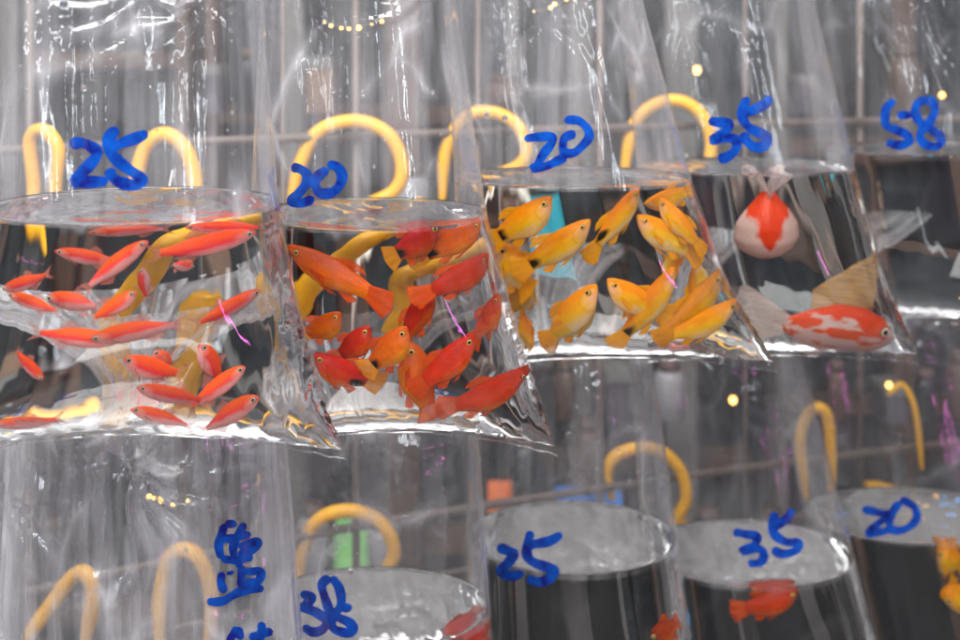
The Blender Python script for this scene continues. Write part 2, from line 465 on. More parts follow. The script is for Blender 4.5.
def eye_material(name, iris):
    m_, t, o = newmat(name)
    L = t.links.new
    tcn = t.nodes.new('ShaderNodeTexCoord')
    sx = t.nodes.new('ShaderNodeSeparateXYZ'); L(tcn.outputs['Object'], sx.inputs[0])
    cb = t.nodes.new('ShaderNodeCombineXYZ'); L(sx.outputs['X'], cb.inputs[0]); L(sx.outputs['Z'], cb.inputs[1])
    ln = t.nodes.new('ShaderNodeVectorMath'); ln.operation = 'LENGTH'; L(cb.outputs[0], ln.inputs[0])
    r = t.nodes.new('ShaderNodeValToRGB'); r.color_ramp.interpolation = 'LINEAR'
    els = r.color_ramp.elements
    els[0].position = 0.0; els[0].color = (0.004, 0.004, 0.006, 1)
    els[1].position = 1.0; els[1].color = (0.03, 0.012, 0.01, 1)
    for p_, c_ in ((0.50, (0.004, 0.004, 0.006, 1)), (0.56, (*iris, 1)), (0.80, (*iris, 1)), (0.88, (0.05, 0.02, 0.01, 1))):
        q = els.new(p_); q.color = c_
    L(ln.outputs['Value'], r.inputs['Fac'])
    b = t.nodes.new('ShaderNodeBsdfPrincipled'); b.inputs['Roughness'].default_value = 0.15
    L(r.outputs[0], b.inputs['Base Color']); L(b.outputs[0], o.inputs['Surface'])
    return m_

M_water = water_material()
M_ink = ink_material()
M_hook = principled('yellow_plastic', (0.82, 0.40, 0.0), 0.5, noise=0.08, nscale=30)
M_band = principled('red_rubber', (0.5, 0.05, 0.03), 0.6)
M_cord = principled('white_twine', (0.6, 0.58, 0.52), 0.8)
M_rack = principled('grey_brown_wire', (0.10, 0.075, 0.062), 0.45, noise=0.2)
M_wall = principled('dark_wall', (0.045, 0.032, 0.027), 0.8, noise=0.35, nscale=3)
M_ground = principled('dark_floor', (0.17, 0.16, 0.16), 0.7, noise=0.3, nscale=5)

# ------------------------------------------------------------------ the setting: shop interior behind the bags
v, f = box(-3.2, 3.6, 1.9, 2.0, -1.25, 2.2)
tag(mesh_obj('wall', v, f, M_wall, smooth=False), kind='structure')
v, f = box(-3.2, 3.6, -2.5, 1.9, -1.30, -1.25)
tag(mesh_obj('floor', v, f, M_ground, smooth=False), kind='structure')

def slab(name, mat, x0, x1, y0, y1, Y, dep, label, cat, group=None, parts=None):
    a, b = P(x0, y1, Y), P(x1, y0, Y)
    v_, f_ = box(a.x, b.x, Y, Y + dep, a.z, b.z)
    root = mesh_obj(name, v_, f_, mat, smooth=False, loc=((a.x + b.x) / 2, Y, a.z))
    tag(root, label, cat, group)
    return root
M_slate = principled('slate_panel', (0.011, 0.016, 0.019), 0.3, noise=0.3, nscale=6)
M_brown = principled('brown_post', (0.065, 0.037, 0.025), 0.6, noise=0.3, nscale=8)
M_pale = principled('pale_post', (0.11, 0.108, 0.102), 0.5, noise=0.3, nscale=8)
M_teal = principled('teal_plastic', (0.02, 0.30, 0.38), 0.4)
M_blue = principled('blue_plastic', (0.03, 0.22, 0.75), 0.4)
M_green = principled('green_plastic', (0.22, 0.62, 0.16), 0.5)
M_orange = principled('orange_reflection', (0.75, 0.18, 0.05), 0.6)  # colour of an imitated orange reflection
bgY = 1.45
def cabinet(x0, x1, y0, y1, Y, label, npost, pm, sm_, shelves):
    a, b = P(x0, y1, Y), P(x1, y0, Y)
    root = empty('display_cabinet', ((a.x + b.x) / 2, Y, a.z))
    tag(root, label, 'cabinet', 'display cabinets in the dim shop behind')
    v_, f_ = box(a.x, b.x, Y + 0.10, Y + 0.22, a.z, b.z)
    mesh_obj('back_panel', v_, f_, M_slate, root, False)
    for i in range(npost):
        cx = a.x + (b.x - a.x) * i / (npost - 1)
        w = 0.008 + 0.014 * ((i * 7) % 3) / 2
        v_, f_ = box(cx - w, cx + w, Y, Y + 0.05, a.z, b.z)
        mesh_obj('post', v_, f_, pm if i % 2 == 0 else sm_, root, False)
    for s in shelves:
        zc = (HY - s) * Y / F
        v_, f_ = box(a.x + 0.03, b.x - 0.03, Y + 0.055, Y + 0.095, zc - 0.012, zc + 0.012)
        mesh_obj('shelf', v_, f_, M_brown, root, False)
    return root
cabinet(-420, 210, -260, 820, 1.45, 'slate backed cabinet with pale and brown posts at far left', 4, M_pale, M_brown, (60, 420, 640))
cabinet(182, 512, -260, 820, 1.40, 'slate backed cabinet with brown posts behind the red fish bag', 4, M_brown, M_pale, (118, 330, 565))
cabinet(480, 782, -260, 820, 1.50, 'slate backed cabinet with pale posts behind the yellow fish bag', 4, M_pale, M_pale, (230, 480))
cabinet(740, 1400, -260, 820, 1.62, 'dim cabinet with brown posts at far right behind the goldfish', 5, M_brown, M_brown, (150, 420))
for (x0, x1, y0, y1, mt, nm, lb) in (
        (334, 392, 530, 600, M_green, 'plastic_box', 'blurred pale green plastic box behind the lower bag marked 38'),
        (556, 622, 498, 560, M_blue, 'plastic_box', 'blurred bright blue plastic box behind the lower bag marked 25'),
        (590, 660, 190, 226, M_teal, 'plastic_box', 'blurred teal plastic box behind the yellow fish'),
        (488, 512, 492, 548, M_orange, 'reflection_box', 'blurred orange box standing in for a reflection behind the lower bag marked 25')):  # last box is added to imitate an orange reflection in the bag
    slab(nm, mt, x0, x1, y0, y1, 1.36, 0.035, lb, 'box', 'boxes on the shop shelves')

def goods(kind, x, y, Y, w, h, mat, label):
    a = P(x, y, Y); w = w * Y / F / 2; h = h * Y / F
    root = empty(kind, a)
    tag(root, label, kind.replace('_', ' '), 'goods on the shop shelves')
    if kind == 'jar':
        v_, f_ = tube([(a.x, a.y, a.z), (a.x, a.y, a.z + h * .02), (a.x, a.y, a.z + h * .72), (a.x, a.y, a.z + h * .82)], [w * .9, w, w, w * .7], 16)
        mesh_obj('jar_body', v_, f_, mat, root)
        v_, f_ = tube([(a.x, a.y, a.z + h * .82), (a.x, a.y, a.z + h)], w * .72, 16)
        mesh_obj('lid', v_, f_, M_brown, root)
    else:
        v_, f_ = box(a.x - w, a.x + w, Y - .02, Y + .03, a.z, a.z + h * .8)
        mesh_obj('carton_body', v_, f_, mat, root, False)
        v_, f_ = box(a.x - w * 1.03, a.x + w * 1.03, Y - .022, Y + .032, a.z + h * .8, a.z + h)
        mesh_obj('lid', v_, f_, M_pale, root, False)
M_beige = principled('beige_card', (0.15, 0.09, 0.055), 0.7, noise=0.2)
M_violet = principled('violet_plastic', (0.05, 0.045, 0.06), 0.4, noise=0.2)
M_white = principled('white_plastic', (0.22, 0.22, 0.23), 0.4, noise=0.1)
gr = random.Random(21)
for y in (112, 228, 328, 418, 478, 563):
    x = -60 + gr.random() * 60
    while x < 1010:
        k_ = gr.randrange(5)
        w = gr.uniform(16, 38); h = gr.uniform(34, 74)
        if x > 770 and k_ in (0, 1): k_ = 4
        if gr.random() < 0.62:
            goods(('carton', 'jar', 'jar', 'carton', 'jar')[k_], x, y, 1.335, w, h, (M_beige, M_white, M_slate, M_violet, M_brown)[k_],
                  ('blurred beige carton on a shelf of the dim shop', 'blurred white jar on a shelf of the dim shop', 'blurred slate dark jar on a shelf of the dim shop',
                   'blurred near black carton on a shelf of the dim shop', 'blurred brown jar on a shelf of the dim shop')[k_])
        x += w + gr.uniform(8, 70)

# small lamps in the shop and under the canopy
def bulb(x, y, Y, r, mat, label, cat='bulb', group='small lamps in the shop'):
    c = P(x, y, Y)
    root = empty('light_bulb', c)
    tag(root, label, cat, group)
    vs_, fs = [], []
    n, mm = 10, 7
    for i in range(mm + 1):
        a = math.pi * i / mm
        for k in range(n):
            b = 2 * math.pi * k / n
            vs_.append((c.x + r * math.sin(a) * math.cos(b), c.y + r * math.sin(a) * math.sin(b), c.z - r * 1.25 * math.cos(a)))
    for i in range(mm):
        for k in range(n):
            fs.append((i * n + k, i * n + (k + 1) % n, (i + 1) * n + (k + 1) % n, (i + 1) * n + k))
    mesh_obj('glass_globe', vs_, fs, mat, root)
    v_, f_ = tube([(c.x, c.y, c.z + r * 1.1), (c.x, c.y, c.z + r * 1.8)], r * 0.55, 8)
    mesh_obj('socket', v_, f_, M_rack, root)
M_warm = emission('warm_lamp', (1.0, 0.50, 0.10), 9)
M_bluel = emission('blue_lamp', (0.10, 0.42, 1.0), 6)
for x, y, Y, r, mt, lb in (
        (920, 285, 1.25, .006, M_warm, 'left one of two warm bulbs side by side behind the bag marked 58'),
        (933, 284, 1.25, .006, M_warm, 'right one of two warm bulbs side by side behind the bag marked 58'),
        (948, 268, 1.25, .008, M_bluel, 'blue lamp beside the two warm bulbs at right'),
        (912, 618, 1.25, .008, M_bluel, 'blue lamp behind the lower right bag marked 20'),
        (733, 400, 1.25, .005, M_warm, 'warm bulb above the lower bag marked 35'),
        (889, 385, 1.25, .004, M_warm, 'warm bulb at the top of the lower right bag'),
        (697, 70, 1.25, .005, M_warm, 'warm bulb high beside the bag marked 35'),
        (942, 95, 1.25, .0035, M_warm, 'warm bulb right of the digits 58')):
    bulb(x, y, Y, r * 0.7, mt, lb)
# arcs of glowing beads added to imitate warm lamp glints reflected on the film
def glint_beads(arc, label):
    root = empty('glint_arc', P(*arc[0]))
    tag(root, label, 'light glints', 'imitated warm reflections')
    pts = spline([tuple(P(*a)) for a in arc], 26)
    v_, f_ = tube(pts, 0.0005, 6)
    mesh_obj('glint_thread', v_, f_, M_rack, root)  # thread that only carries the added glints
    for p in pts[1::3]:
        if random.random() < 0.25: continue
        p = p + np.array([random.uniform(-.002, .002), 0, random.uniform(-.0012, .0012)])
        r = 0.0005 + random.random() * 0.0011
        vv, ff = tube([(p[0], p[1], p[2] - r), (p[0], p[1], p[2] - r * .4), (p[0], p[1], p[2] + r * .4), (p[0], p[1], p[2] + r)], [r * .4, r, r, r * .4], 8)
        mesh_obj('bulb', vv, ff, M_warm, root)  # glowing bead put in for one reflected glint
glint_beads([(325, 22, .735), (340, 26, .735), (360, 27, .74), (380, 20, .74)], 'arc of tiny beads imitating warm reflected glints above the red fish bag')
glint_beads([(533, 12, .76), (548, 8, .76), (562, 2, .76), (578, -6, .76)], 'arc of tiny beads imitating warm reflected glints at the top above the digits 20')
glint_beads([(146, 496, .74), (160, 501, .74), (178, 505, .74), (190, 500, .74)], 'arc of tiny beads imitating warm reflected glints in the lower left bag')

# wire rack with yellow hooks behind the bags; it recedes to the right like the row of bags
def RY(x): return 0.775 + 0.30 * (x / 960.0)
rack = empty('wire_rack', P(480, 640, RY(480)))
tag(rack, 'grey brown wire rack standing behind the hanging bags', 'rack')
for y, r in ((-60, .0035), (138, .0038), (331, .0026), (537, .0038), (602, .0026)):
    z = (HY - y) * RY(300) / F
    pts = []
    for x in (-200, 100, 300, 500, 800, 1150):
        p = P(x, 0, RY(x)); pts.append((p.x, p.y, z))
    v, f = tube(spline(pts, 24), r, 8)
    mesh_obj('rail', v, f, M_rack, rack)
for i, x in enumerate((30, 283, 356, 478, 600, 745, 860, 985)):
    p = P(x, 0, RY(x) + .006)
    v, f = tube([(p.x, p.y, 0.14), (p.x, p.y, -.8)], .0022 if i % 2 else .0034, 8)
    mesh_obj('upright', v, f, M_rack, rack)

hooks = [
 ([(130, 215), (136, 180), (146, 146), (166, 134), (186, 150), (195, 182), (190, 215), (168, 250)], .0058, 'yellow hook arching right of the topmost digits 25'),
 ([(30, 240), (34, 190), (30, 140), (44, 130), (58, 150), (55, 190), (60, 240)], .0050, 'blurred yellow hook at the far left edge behind the bag marked 25'),
 ([(290, 205), (300, 165), (318, 132), (355, 121), (388, 134), (402, 165), (393, 192), (350, 212), (310, 232)], .0058, 'yellow hook looping behind the digits 20 of the red fish bag'),
 ([(442, 205), (446, 150), (465, 118), (490, 112), (516, 124), (527, 150), (515, 168), (480, 178)], .0056, 'yellow hook left of the digits 20 of the yellow fish bag'),
 ([(622, 190), (632, 130), (652, 106), (680, 101), (704, 118), (711, 150), (700, 176), (670, 186)], .0058, 'yellow hook left of the digits 35 in the upper row'),
 ([(160, 655), (160, 600), (168, 560), (183, 550), (200, 560), (212, 600), (206, 660)], .0058, 'yellow hook beside the blue Chinese character'),
 ([(22, 645), (50, 606), (72, 578), (86, 574), (93, 595), (84, 650)], .0058, 'yellow hook at the lower left corner of the photo'),
 ([(296, 600), (304, 545), (320, 519), (350, 511), (380, 522), (394, 550), (382, 576), (350, 604), (320, 640)], .0058, 'yellow hook above the digits 38'),
 ([(612, 500), (608, 466), (628, 450), (658, 450), (680, 470), (686, 500), (674, 524), (690, 528), (708, 536), (704, 552), (676, 554)], .0056, 'yellow hook right of the lower digits 25 with a curled tail'),
 ([(806, 500), (800, 440), (812, 410), (828, 420), (832, 500)], .0056, 'pale blurred hook right of the lower bag marked 35'),
 ([(866, 484), (905, 496), (945, 520), (985, 550)], .0060, 'slanting yellow rod above the lower right digits 20'),
 ([(888, 395), (902, 385), (915, 410), (922, 470)], .003, 'thin tan hook high in the lower right bag'),
]
for pts, r, lb in hooks:
    Yh = RY(sum(p[0] for p in pts) / len(pts)) - 0.012
    sp = spline(pts, 48)
    w = [P(p[0], p[1], Yh + 0.004 * math.sin(i * 0.13)) for i, p in enumerate(sp)]
    rad = [r * (0.55 + 0.45 * min(1, i / 5, (47 - i) / 5)) for i in range(48)]
    v, f = tube(w, rad, 14)
    tag(mesh_obj('yellow_hook', v, f, M_hook, loc=w[0]), lb, 'hook', 'yellow hooks on the wire rack')

# ------------------------------------------------------------------ the bags
NT = 288
def ip(y, tab):
    ys = [a[0] for a in tab]; vs2 = [a[1] for a in tab]
    # smooth (Catmull-like) interpolation by blurring linear interpolation
    s = 0.0
    for d_ in (-18, -9, 0, 9, 18):
        s += np.interp(y + d_, ys, vs2)
    return s / 5

class Bag:
    pass

def make_bag(Y, left, right, dm, ybot, ywater, yneck, arch, label, ybulge, seed, haze=0.055, streak=0.28, yshoulder=None, foldamp=1.0, necksq=0.12, neckx=None, pinch=(), crink=1.0, rough=0.07):
    b = Bag()
    rs = np.random.RandomState(seed)
    th = np.linspace(0, 2 * math.pi, NT, endpoint=False)
    c, s = np.cos(th), np.sin(th)
    frs = [(int(rs.randint(3, 40)), rs.uniform(0, 6.28), rs.uniform(-.012, .012)) for _ in range(9)]
    if yshoulder is None: yshoulder = yneck + 110
    ytop = yneck - 45
    if ywater is None: yw_row = ybot
    # waterline height from its front row in the photo
    zw = (HY - ywater) * (Y - dm) / F
    yw = HY - zw * F / Y            # the row it has at the bag's centre depth
    crease = np.zeros(NT)
    def ring(y, offs):
        crease[:] = 0
        xl, xr = ip(y, left), ip(y, right)
        cx, a = (xl + xr) / 2, (xr - xl) / 2
        t = np.clip((y - ybulge) / (ybot - ybulge), 0, 1)
        d = dm * (1 - t ** 2.1) ** 0.62 + 0.0007
        k = 0.55 * t
        neck = 0.0
        if y < yshoulder:
            q = (yshoulder - y) / (yshoulder - yneck)
            if q <= 1:
                sc = 1 - (1 - necksq) * q ** 2.2
                neck = q
            else:
                sc = necksq + (q - 1) * 0.9
                neck = 1.0
            a = a * sc; d = d * max(sc, 0.0)
            if neckx is not None:
                cx = cx + (neckx - cx) * min(q, 1)
        aw = a * Y / F
        # folds of the slack film above the water
        air = np.clip((yw - y) / 70.0, 0, 1)
        ua = (0.00012 + 0.0011 * air ** 1.3 * foldamp) + 0.0042 * neck ** 1.6 * (0.4 + foldamp)
        g = np.zeros(NT)
        for n_, ph, tw in frs:
            g += (0.5 - np.abs(np.sin(0.5 * n_ * th + ph * 0 + 0.0) if False else np.sin(n_ * th / 1.0 + ph + tw * y))) / (1 + 0.08 * n_)
        g *= 0.35
        disp = g * ua
        # puckers along the two side folds
        edge = np.clip((np.abs(c) - 0.90) / 0.10, 0, 1)
        low = np.clip((y - yw - 70) / 60.0, 0, 1) * np.clip((ybot - y) / 30, 0, 1)
        disp = disp + edge * low * 0.0007 * math.sin(y * 0.5) * 0.6 
        flute = np.clip((np.abs(c) - 0.55) / 0.25, 0, 1) * np.clip((1.0 - np.abs(c)) / 0.10, 0, 1) * np.clip((y - yw - 4) / 30, 0, 1) * np.clip((ybot - y) / 40, 0, 1)
        disp = disp + flute * 0.00008 * (np.sin(40 * th + 0.012 * y) + 0.5 * np.sin(66 * th + seed))
        disp = disp + 0.00010 * np.clip(s * 4, 0, 1) * np.clip((y - yw - 2) / 30, 0, 1) * np.clip((ybot - y) / 60, 0, 1) * (np.sin(26 * th + seed) + 0.6 * np.sin(43 * th + 2 * seed))
        x = (aw + disp - offs) * c
        sn = np.sign(s) * np.abs(s) ** (1 + k)
        yy = np.maximum(d + disp - offs, 0.0002) * sn
        xn = np.abs(c)
        z = (HY - y) * Y / F + arch * Y / F * (1 - xn ** 2.0) * t ** 2.5
        for (px_, py_, am, R_) in pinch:
            dx_ = (cx + x * F / Y) - px_; dy_ = (y - py_) * np.ones(NT)
            r_ = np.hypot(dx_, dy_) + 1e-3; an_ = np.arctan2(dy_, dx_); an_ = an_ + 0.4 * np.sin(2.3 * an_ + px_) + 0.18 * np.sin(r_ / 19 + px_)
            rid = 0.5 - np.abs(np.sin(an_ * 4.5 + px_)) + 0.5 * (0.5 - np.abs(np.sin(an_ * 10 + 2.1 * px_))) + 0.05 * np.sin(an_ * 31)
            fall = np.exp(-r_ / R_) * np.clip(r_ / 14, 0, 1) * np.clip((yw - y) / 30, 0, 1)
            yy = yy + sn * am * rid * fall
            crease[:] = np.maximum(crease, 0.55 * np.clip(rid * 1.2 - 0.15, 0, 1) * np.exp(-r_ / (R_ * 1.2)))
        # crimped seam
        z = z + 0.0006 * np.sin(c * 46 + seed) * t ** 8
        X = (cx - 480) * Y / F + x
        return np.stack([X, Y + yy, z], 1)
    def loft(rows, offs):
        VV, cr_ = [], []
        for y in rows:
            VV.append(ring(y, offs)); cr_.append(crease.copy())
        V = np.concatenate(VV); b.crease = np.concatenate(cr_)
        fs = []
        for i in range(len(rows) - 1):
            a0 = i * NT
            for k in range(NT):
                k2 = (k + 1) % NT
                fs.append((a0 + k, a0 + NT + k, a0 + NT + k2, a0 + k2))
        return V, fs
    c0 = P((left[0][1] + right[0][1]) / 2, yneck, Y)
    root = empty('plastic_bag', c0)
    tag(root, label, 'bag', 'plastic bags of water hung in two rows')
    # film
    rows = list(np.arange(ytop, ybot - 30, 3.0)) + list(np.linspace(ybot - 30, ybot, 22)) + [ybot + 1.5, ybot + 3.5, ybot + 5.5]
    V, fs = loft(rows, 0.0)
    b.fcrease = b.crease
    fs.append(tuple((len(rows) - 1) * NT + k for k in range(NT)))
    nd = sum(1 for y_ in rows if y_ < yw + 1)
    midx = [0 if (k_ // NT) < nd else 1 for k_ in range(len(fs) - 1)] + [1]
    film = mesh_obj('film', V, fs, [film_material('dry_film_%d' % seed, seed, haze, streak, crink, rough=rough),
                                    film_material('wet_film_%d' % seed, seed, 0.0, streak * 0.05, 0.06, 0.05, 0.022, 0.012, 0.035)], root, mat_idx=midx)
    at = film.data.attributes.new('gusset', 'FLOAT', 'POINT')
    gv = np.clip((np.abs(c) - 0.80) / 0.02, 0, 1)
    at.data.foreach_set('value', (np.tile(gv, len(rows)) + 3.2 * b.fcrease).astype(np.float32))
    b.film = BVHTree.FromPolygons([tuple(p) for p in V], [f_ for f_ in fs if len(f_) == 4])
    # water
    rows = [yw + 0.0] + [yw + q_ for q_ in (.6, 1.2, 2, 3, 4.5)] + list(np.arange(yw + 7, ybot - 34, 3.0)) + list(np.linspace(ybot - 34, ybot - 4.5, 20))
    V, fs = loft(rows, 0.0009)
    fs = [tuple(reversed(q_)) for q_ in fs]
    fs = [tuple(reversed(q_)) for q_ in fs]
    zc = zw
    # meniscus: the rim climbs the film a little
    top = V[:NT].copy()
    ctr = top.mean(0)
    V = list(map(tuple, V))
    V = np.array(V)
    V[:NT, 2] += 0.0013
    prev = 0
    base = len(V)
    extra = []
    for j, (fr_, dz) in enumerate(((0.985, .0006), (0.965, .0002), (0.93, 0.0), (0.86, 0), (0.78, 0), (0.7, 0), (0.6, 0.0), (0.5, 0), (.4, 0), (.3, 0), (0.2, 0.0), (.1, 0))):
        r_ = ctr + (top - ctr) * fr_
        r_[:, 2] = zc + dz + (0.00022 * np.sin(r_[:, 0] * 210 + seed) * np.cos(r_[:, 1] * 160 + 1.3 * seed) + 0.0001 * np.sin(r_[:, 0] * 520 + r_[:, 1] * 340)) * min(1, (1 - fr_) * 12)
        extra.append(r_)
    V = np.concatenate([V] + extra)
    idx = [0] + [base + j * NT for j in range(len(extra))]
    for j in range(len(idx) - 1):
        for k in range(NT):
            k2 = (k + 1) % NT
            fs.append((idx[j] + k, idx[j] + k2, idx[j + 1] + k2, idx[j + 1] + k))
    fs.append(tuple(idx[-1] + k for k in range(NT)))
    nrow = len(rows)
    fs.append(tuple((nrow - 1) * NT + (NT - 1 - k) for k in range(NT)))
    water = mesh_obj('water', V, fs, M_water, root)
    import bmesh
    bm = bmesh.new(); bm.from_mesh(water.data); bmesh.ops.recalc_face_normals(bm, faces=bm.faces[:]); bm.to_mesh(water.data)
    bm.transform(Matrix.Translation(root.location + water.location)); b.water = BVHTree.FromBMesh(bm); bm.free()
    # rubber band on the neck, twine up to the rail
    nk = ring(yneck, -0.0006)
    v_, f_ = tube([tuple(p) for p in nk[::8]] + [tuple(nk[0]), tuple(nk[8])], 0.0011, 6)
    mesh_obj('rubber_band', v_, f_, M_band, root)
    ctrn = nk.mean(0)
    zt = ctrn[2] + 0.085
    v_, f_ = tube(spline([tuple(ctrn), (ctrn[0], ctrn[1] + 0.01, ctrn[2] + 0.03), (ctrn[0], ctrn[1] + 0.05, zt)], 10), 0.0007, 6)
    mesh_obj('twine', v_, f_, M_cord, root)
    b.root = root; b.Y = Y; b.dm = dm
    return b

def cray(x, y):
    return Vector(((x - 480) / F, 1.0, (HY - y) / F)).normalized()

def trace(b, x, y, depth):
    """follow the camera ray into the water of a bag"""
    d = cray(x, y)
    loc, nrm, i, dist = b.water.ray_cast(Vector((0, 0, 0)), d)
    if loc is None:
        return None
    if nrm.dot(d) > 0: nrm = -nrm
    eta = 1 / 1.333
    ci = -nrm.dot(d)
    kk = 1 - eta * eta * (1 - ci * ci)
    t = d * eta + nrm * (eta * ci - math.sqrt(kk))
    l2, n2, i2, d2 = b.water.ray_cast(loc + t * 1e-4, t)
    if l2 is not None:
        depth = min(depth, d2 * 0.6)
    return loc + t * depth

def beyond(b, x, y, Yp):
    """where a sight line bent by the water of a bag meets the plane Yp behind it"""
    d = cray(x, y)
    loc, nrm, _, dist = b.water.ray_cast(Vector((0, 0, 0)), d)
    if loc is None: return None
    def refr(d, n, eta):
        if n.dot(d) > 0: n = -n
        ci = -n.dot(d); k = 1 - eta * eta * (1 - ci * ci)
        return None if k < 0 else (d * eta + n * (eta * ci - math.sqrt(k)))
    t = refr(d, nrm, 1 / 1.333)
    l2, n2, _, d2 = b.water.ray_cast(loc + t * 1e-4, t)
    if l2 is None: return None
    o = refr(t, n2, 1.333)
    if o is None: o = t
    return l2 + o * ((Yp - l2.y) / o.y)

def low_hook(b, top, pts, Yp, r, label, bottom=()):
    low = [beyond(b, p[0], p[1], Yp) for p in pts]
    low = [tuple(p) for p in low if p is not None]
    path = [tuple(p) for p in top] + low + [tuple(Vector(low[-1]) + Vector(q)) for q in bottom]
    sp = spline(path, 60)
    rad = [r * (0.6 + 0.4 * min(1, i / 6, (59 - i) / 6)) for i in range(60)]
    v, f = tube(sp, rad, 14)
    tag(mesh_obj('yellow_hook', v, f, M_hook, loc=sp[0]), label, 'hook', 'yellow hooks on the wire rack')

def mark(b, strokes, width, label=None):
    """marker pen strokes lying on the front film"""
    V, Fc = [], []
    lift = 0.0005
    for st in strokes:
        n = max(10, int(sum(math.dist(st[i], st[i + 1]) for i in range(len(st) - 1)) / 1.2))
        sp = spline(st, n)
        w0 = []
        base = len(V)
        m_ = 0
        for i, p in enumerate(sp):
            q0, q1 = sp[max(i - 1, 0)], sp[min(i + 1, n - 1)]
            t = (q1 - q0); t = t / (np.linalg.norm(t) + 1e-9)
            nx, ny = -t[1], t[0]
            w = width * 0.58 * (1 + 0.10 * math.sin(i * 0.31 + len(st)))
            e_ = min(i, n - 1 - i) * 1.2
            if e_ < w: w *= math.sqrt(max(0.02, 1 - (1 - e_ / w) ** 2))
            row = []
            for kx in (-1, -0.5, 0, 0.5, 1):
                xx, yy = p[0] + nx * w * kx, p[1] + ny * w * kx
                d = cray(xx, yy)
                loc, nrm, _, dist = b.film.ray_cast(Vector((0, 0, 0)), d)
                if loc is None:
                    row = None; break
                row.append(tuple(loc - d * lift))
            if row is None: continue
            V += row; m_ += 1
        for i in range(m_ - 1):
            for k in range(4):
                a = base + i * 5 + k
                Fc.append((a, a + 1, a + 6, a + 5))
        lift += 0.00012
    o = mesh_obj('handwritten_mark', V, Fc, M_ink, b.root)
    if label: o['label'] = label
    return o

# upper row ---------------------------------------------------------
A = make_bag(0.525, [(-200, 0), (0, -5), (200, -8), (300, -25), (455, -66)], [(-200, 258), (0, 262), (200, 276), (300, 296), (400, 324), (455, 348)], 0.058,
             455, 226, -150, 26, 'big clear bag marked 25 full of slim red fish at upper left', 270, 1, yshoulder=-25, pinch=((182, -6, .005, 75), (345, 20, 0.002, 50)), haze=0.033, streak=0.28, foldamp=1.2)
B = make_bag(0.60, [(-200, 262), (0, 262), (215, 252), (320, 244), (450, 232)], [(-200, 440), (0, 455), (215, 487), (320, 515), (450, 558)], 0.054,
             450, 231, -150, 24, 'clear bag marked 20 holding red orange fish with black tails', 260, 2, yshoulder=-25, pinch=((262, 5, .003, 55), (445, -10, .004, 60)), haze=0.026, streak=0.23)
C = make_bag(0.67, [(-200, 436), (0, 443), (180, 455), (280, 452), (366, 440)], [(-200, 612), (0, 641), (180, 691), (280, 727), (366, 779)], 0.050,
             366, 189, -150, 14, 'clear bag marked 20 crowded with yellow fish in the middle of the upper row', 230, 3, crink=0.7, rough=0.09, yshoulder=-25, pinch=((540, 20, .0018, 55), (640, -10, .002, 50)), haze=0.038, streak=0.25)
D = make_bag(0.74, [(-200, 606), (0, 618), (170, 638), (356, 636)], [(-200, 790), (0, 812), (155, 849), (270, 882), (358, 921)], 0.050,
             358, 176, -150, 8, 'clear bag marked 35 with two red and white goldfish', 225, 4, crink=0.4, rough=0.13, yshoulder=-25, pinch=((700, -8, .003, 60),), haze=0.023, streak=0.11)
E = make_bag(0.83, [(-200, 782), (0, 798), (155, 820), (322, 826)], [(-200, 980), (0, 1000), (155, 1040), (322, 1075)], 0.052,
             322, 157, -150, 4, 'dim clear bag marked 58 at the upper right corner', 200, 5, crink=0.4, rough=0.13, yshoulder=-25, pinch=((895, -8, .003, 70),), haze=0.019, streak=0.09)
# lower row ---------------------------------------------------------
G = make_bag(0.60, [(400, 12), (640, 2), (900, -10)], [(400, 282), (640, 301), (900, 360)], 0.055,
             900, 790, 330, 20, 'crumpled clear bag with a blue handwritten Chinese character, lower left', 780, 6, haze=0.080, streak=0.53,
             yshoulder=408, foldamp=1.7, pinch=((167, 428, .013, 75), (30, 470, .006, 50), (285, 440, .005, 45)))
H = make_bag(0.685, [(330, 262), (640, 250), (900, 240)], [(330, 468), (440, 480), (640, 493), (900, 560)], 0.052,
             860, 655, 345, 20, 'clear bag marked 38 below the red orange fish', 760, 7, haze=0.065, streak=0.23, yshoulder=425, pinch=((330, 440, .003, 45), (470, 430, .002, 40)))
I = make_bag(0.755, [(300, 470), (640, 466), (900, 450)], [(300, 640), (380, 655), (640, 692), (820, 740)], 0.056,
             820, 576, 285, 16, 'clear bag marked 25 hanging in the lower row below the yellow fish', 690, 8, crink=0.6, rough=0.10, haze=0.035, streak=0.21, yshoulder=365, pinch=((560, 372, .003, 50),))
J = make_bag(0.825, [(280, 622), (400, 632), (640, 650), (820, 640)], [(280, 775), (360, 801), (640, 876), (800, 930)], 0.055,
             800, 589, 270, 12, 'clear bag marked 35 in the lower row with an orange fish at the water surface', 690, 9, crink=0.4, rough=0.13, haze=0.022, streak=0.11, yshoulder=350, pinch=((715, 368, .004, 50),))
K = make_bag(0.91, [(260, 770), (400, 784), (640, 826), (800, 825)], [(260, 960), (360, 985), (640, 1050), (800, 1085)], 0.055,
             780, 546, 250, 10, 'clear bag marked 20 with yellow fish at the lower right edge', 660, 10, crink=0.4, rough=0.13, haze=0.019, streak=0.10, yshoulder=332, pinch=((880, 340, .003, 50),))
Z = make_bag(0.60, [(400, -240), (640, -250), (900, -260)], [(400, 30), (640, 20), (900, 10)], 0.050,
             900, 720, 330, 20, 'crumpled clear bag cut off by the lower left edge', 780, 12, haze=0.080, streak=0.29, yshoulder=408, foldamp=1.6, pinch=((5, 470, .006, 60),))

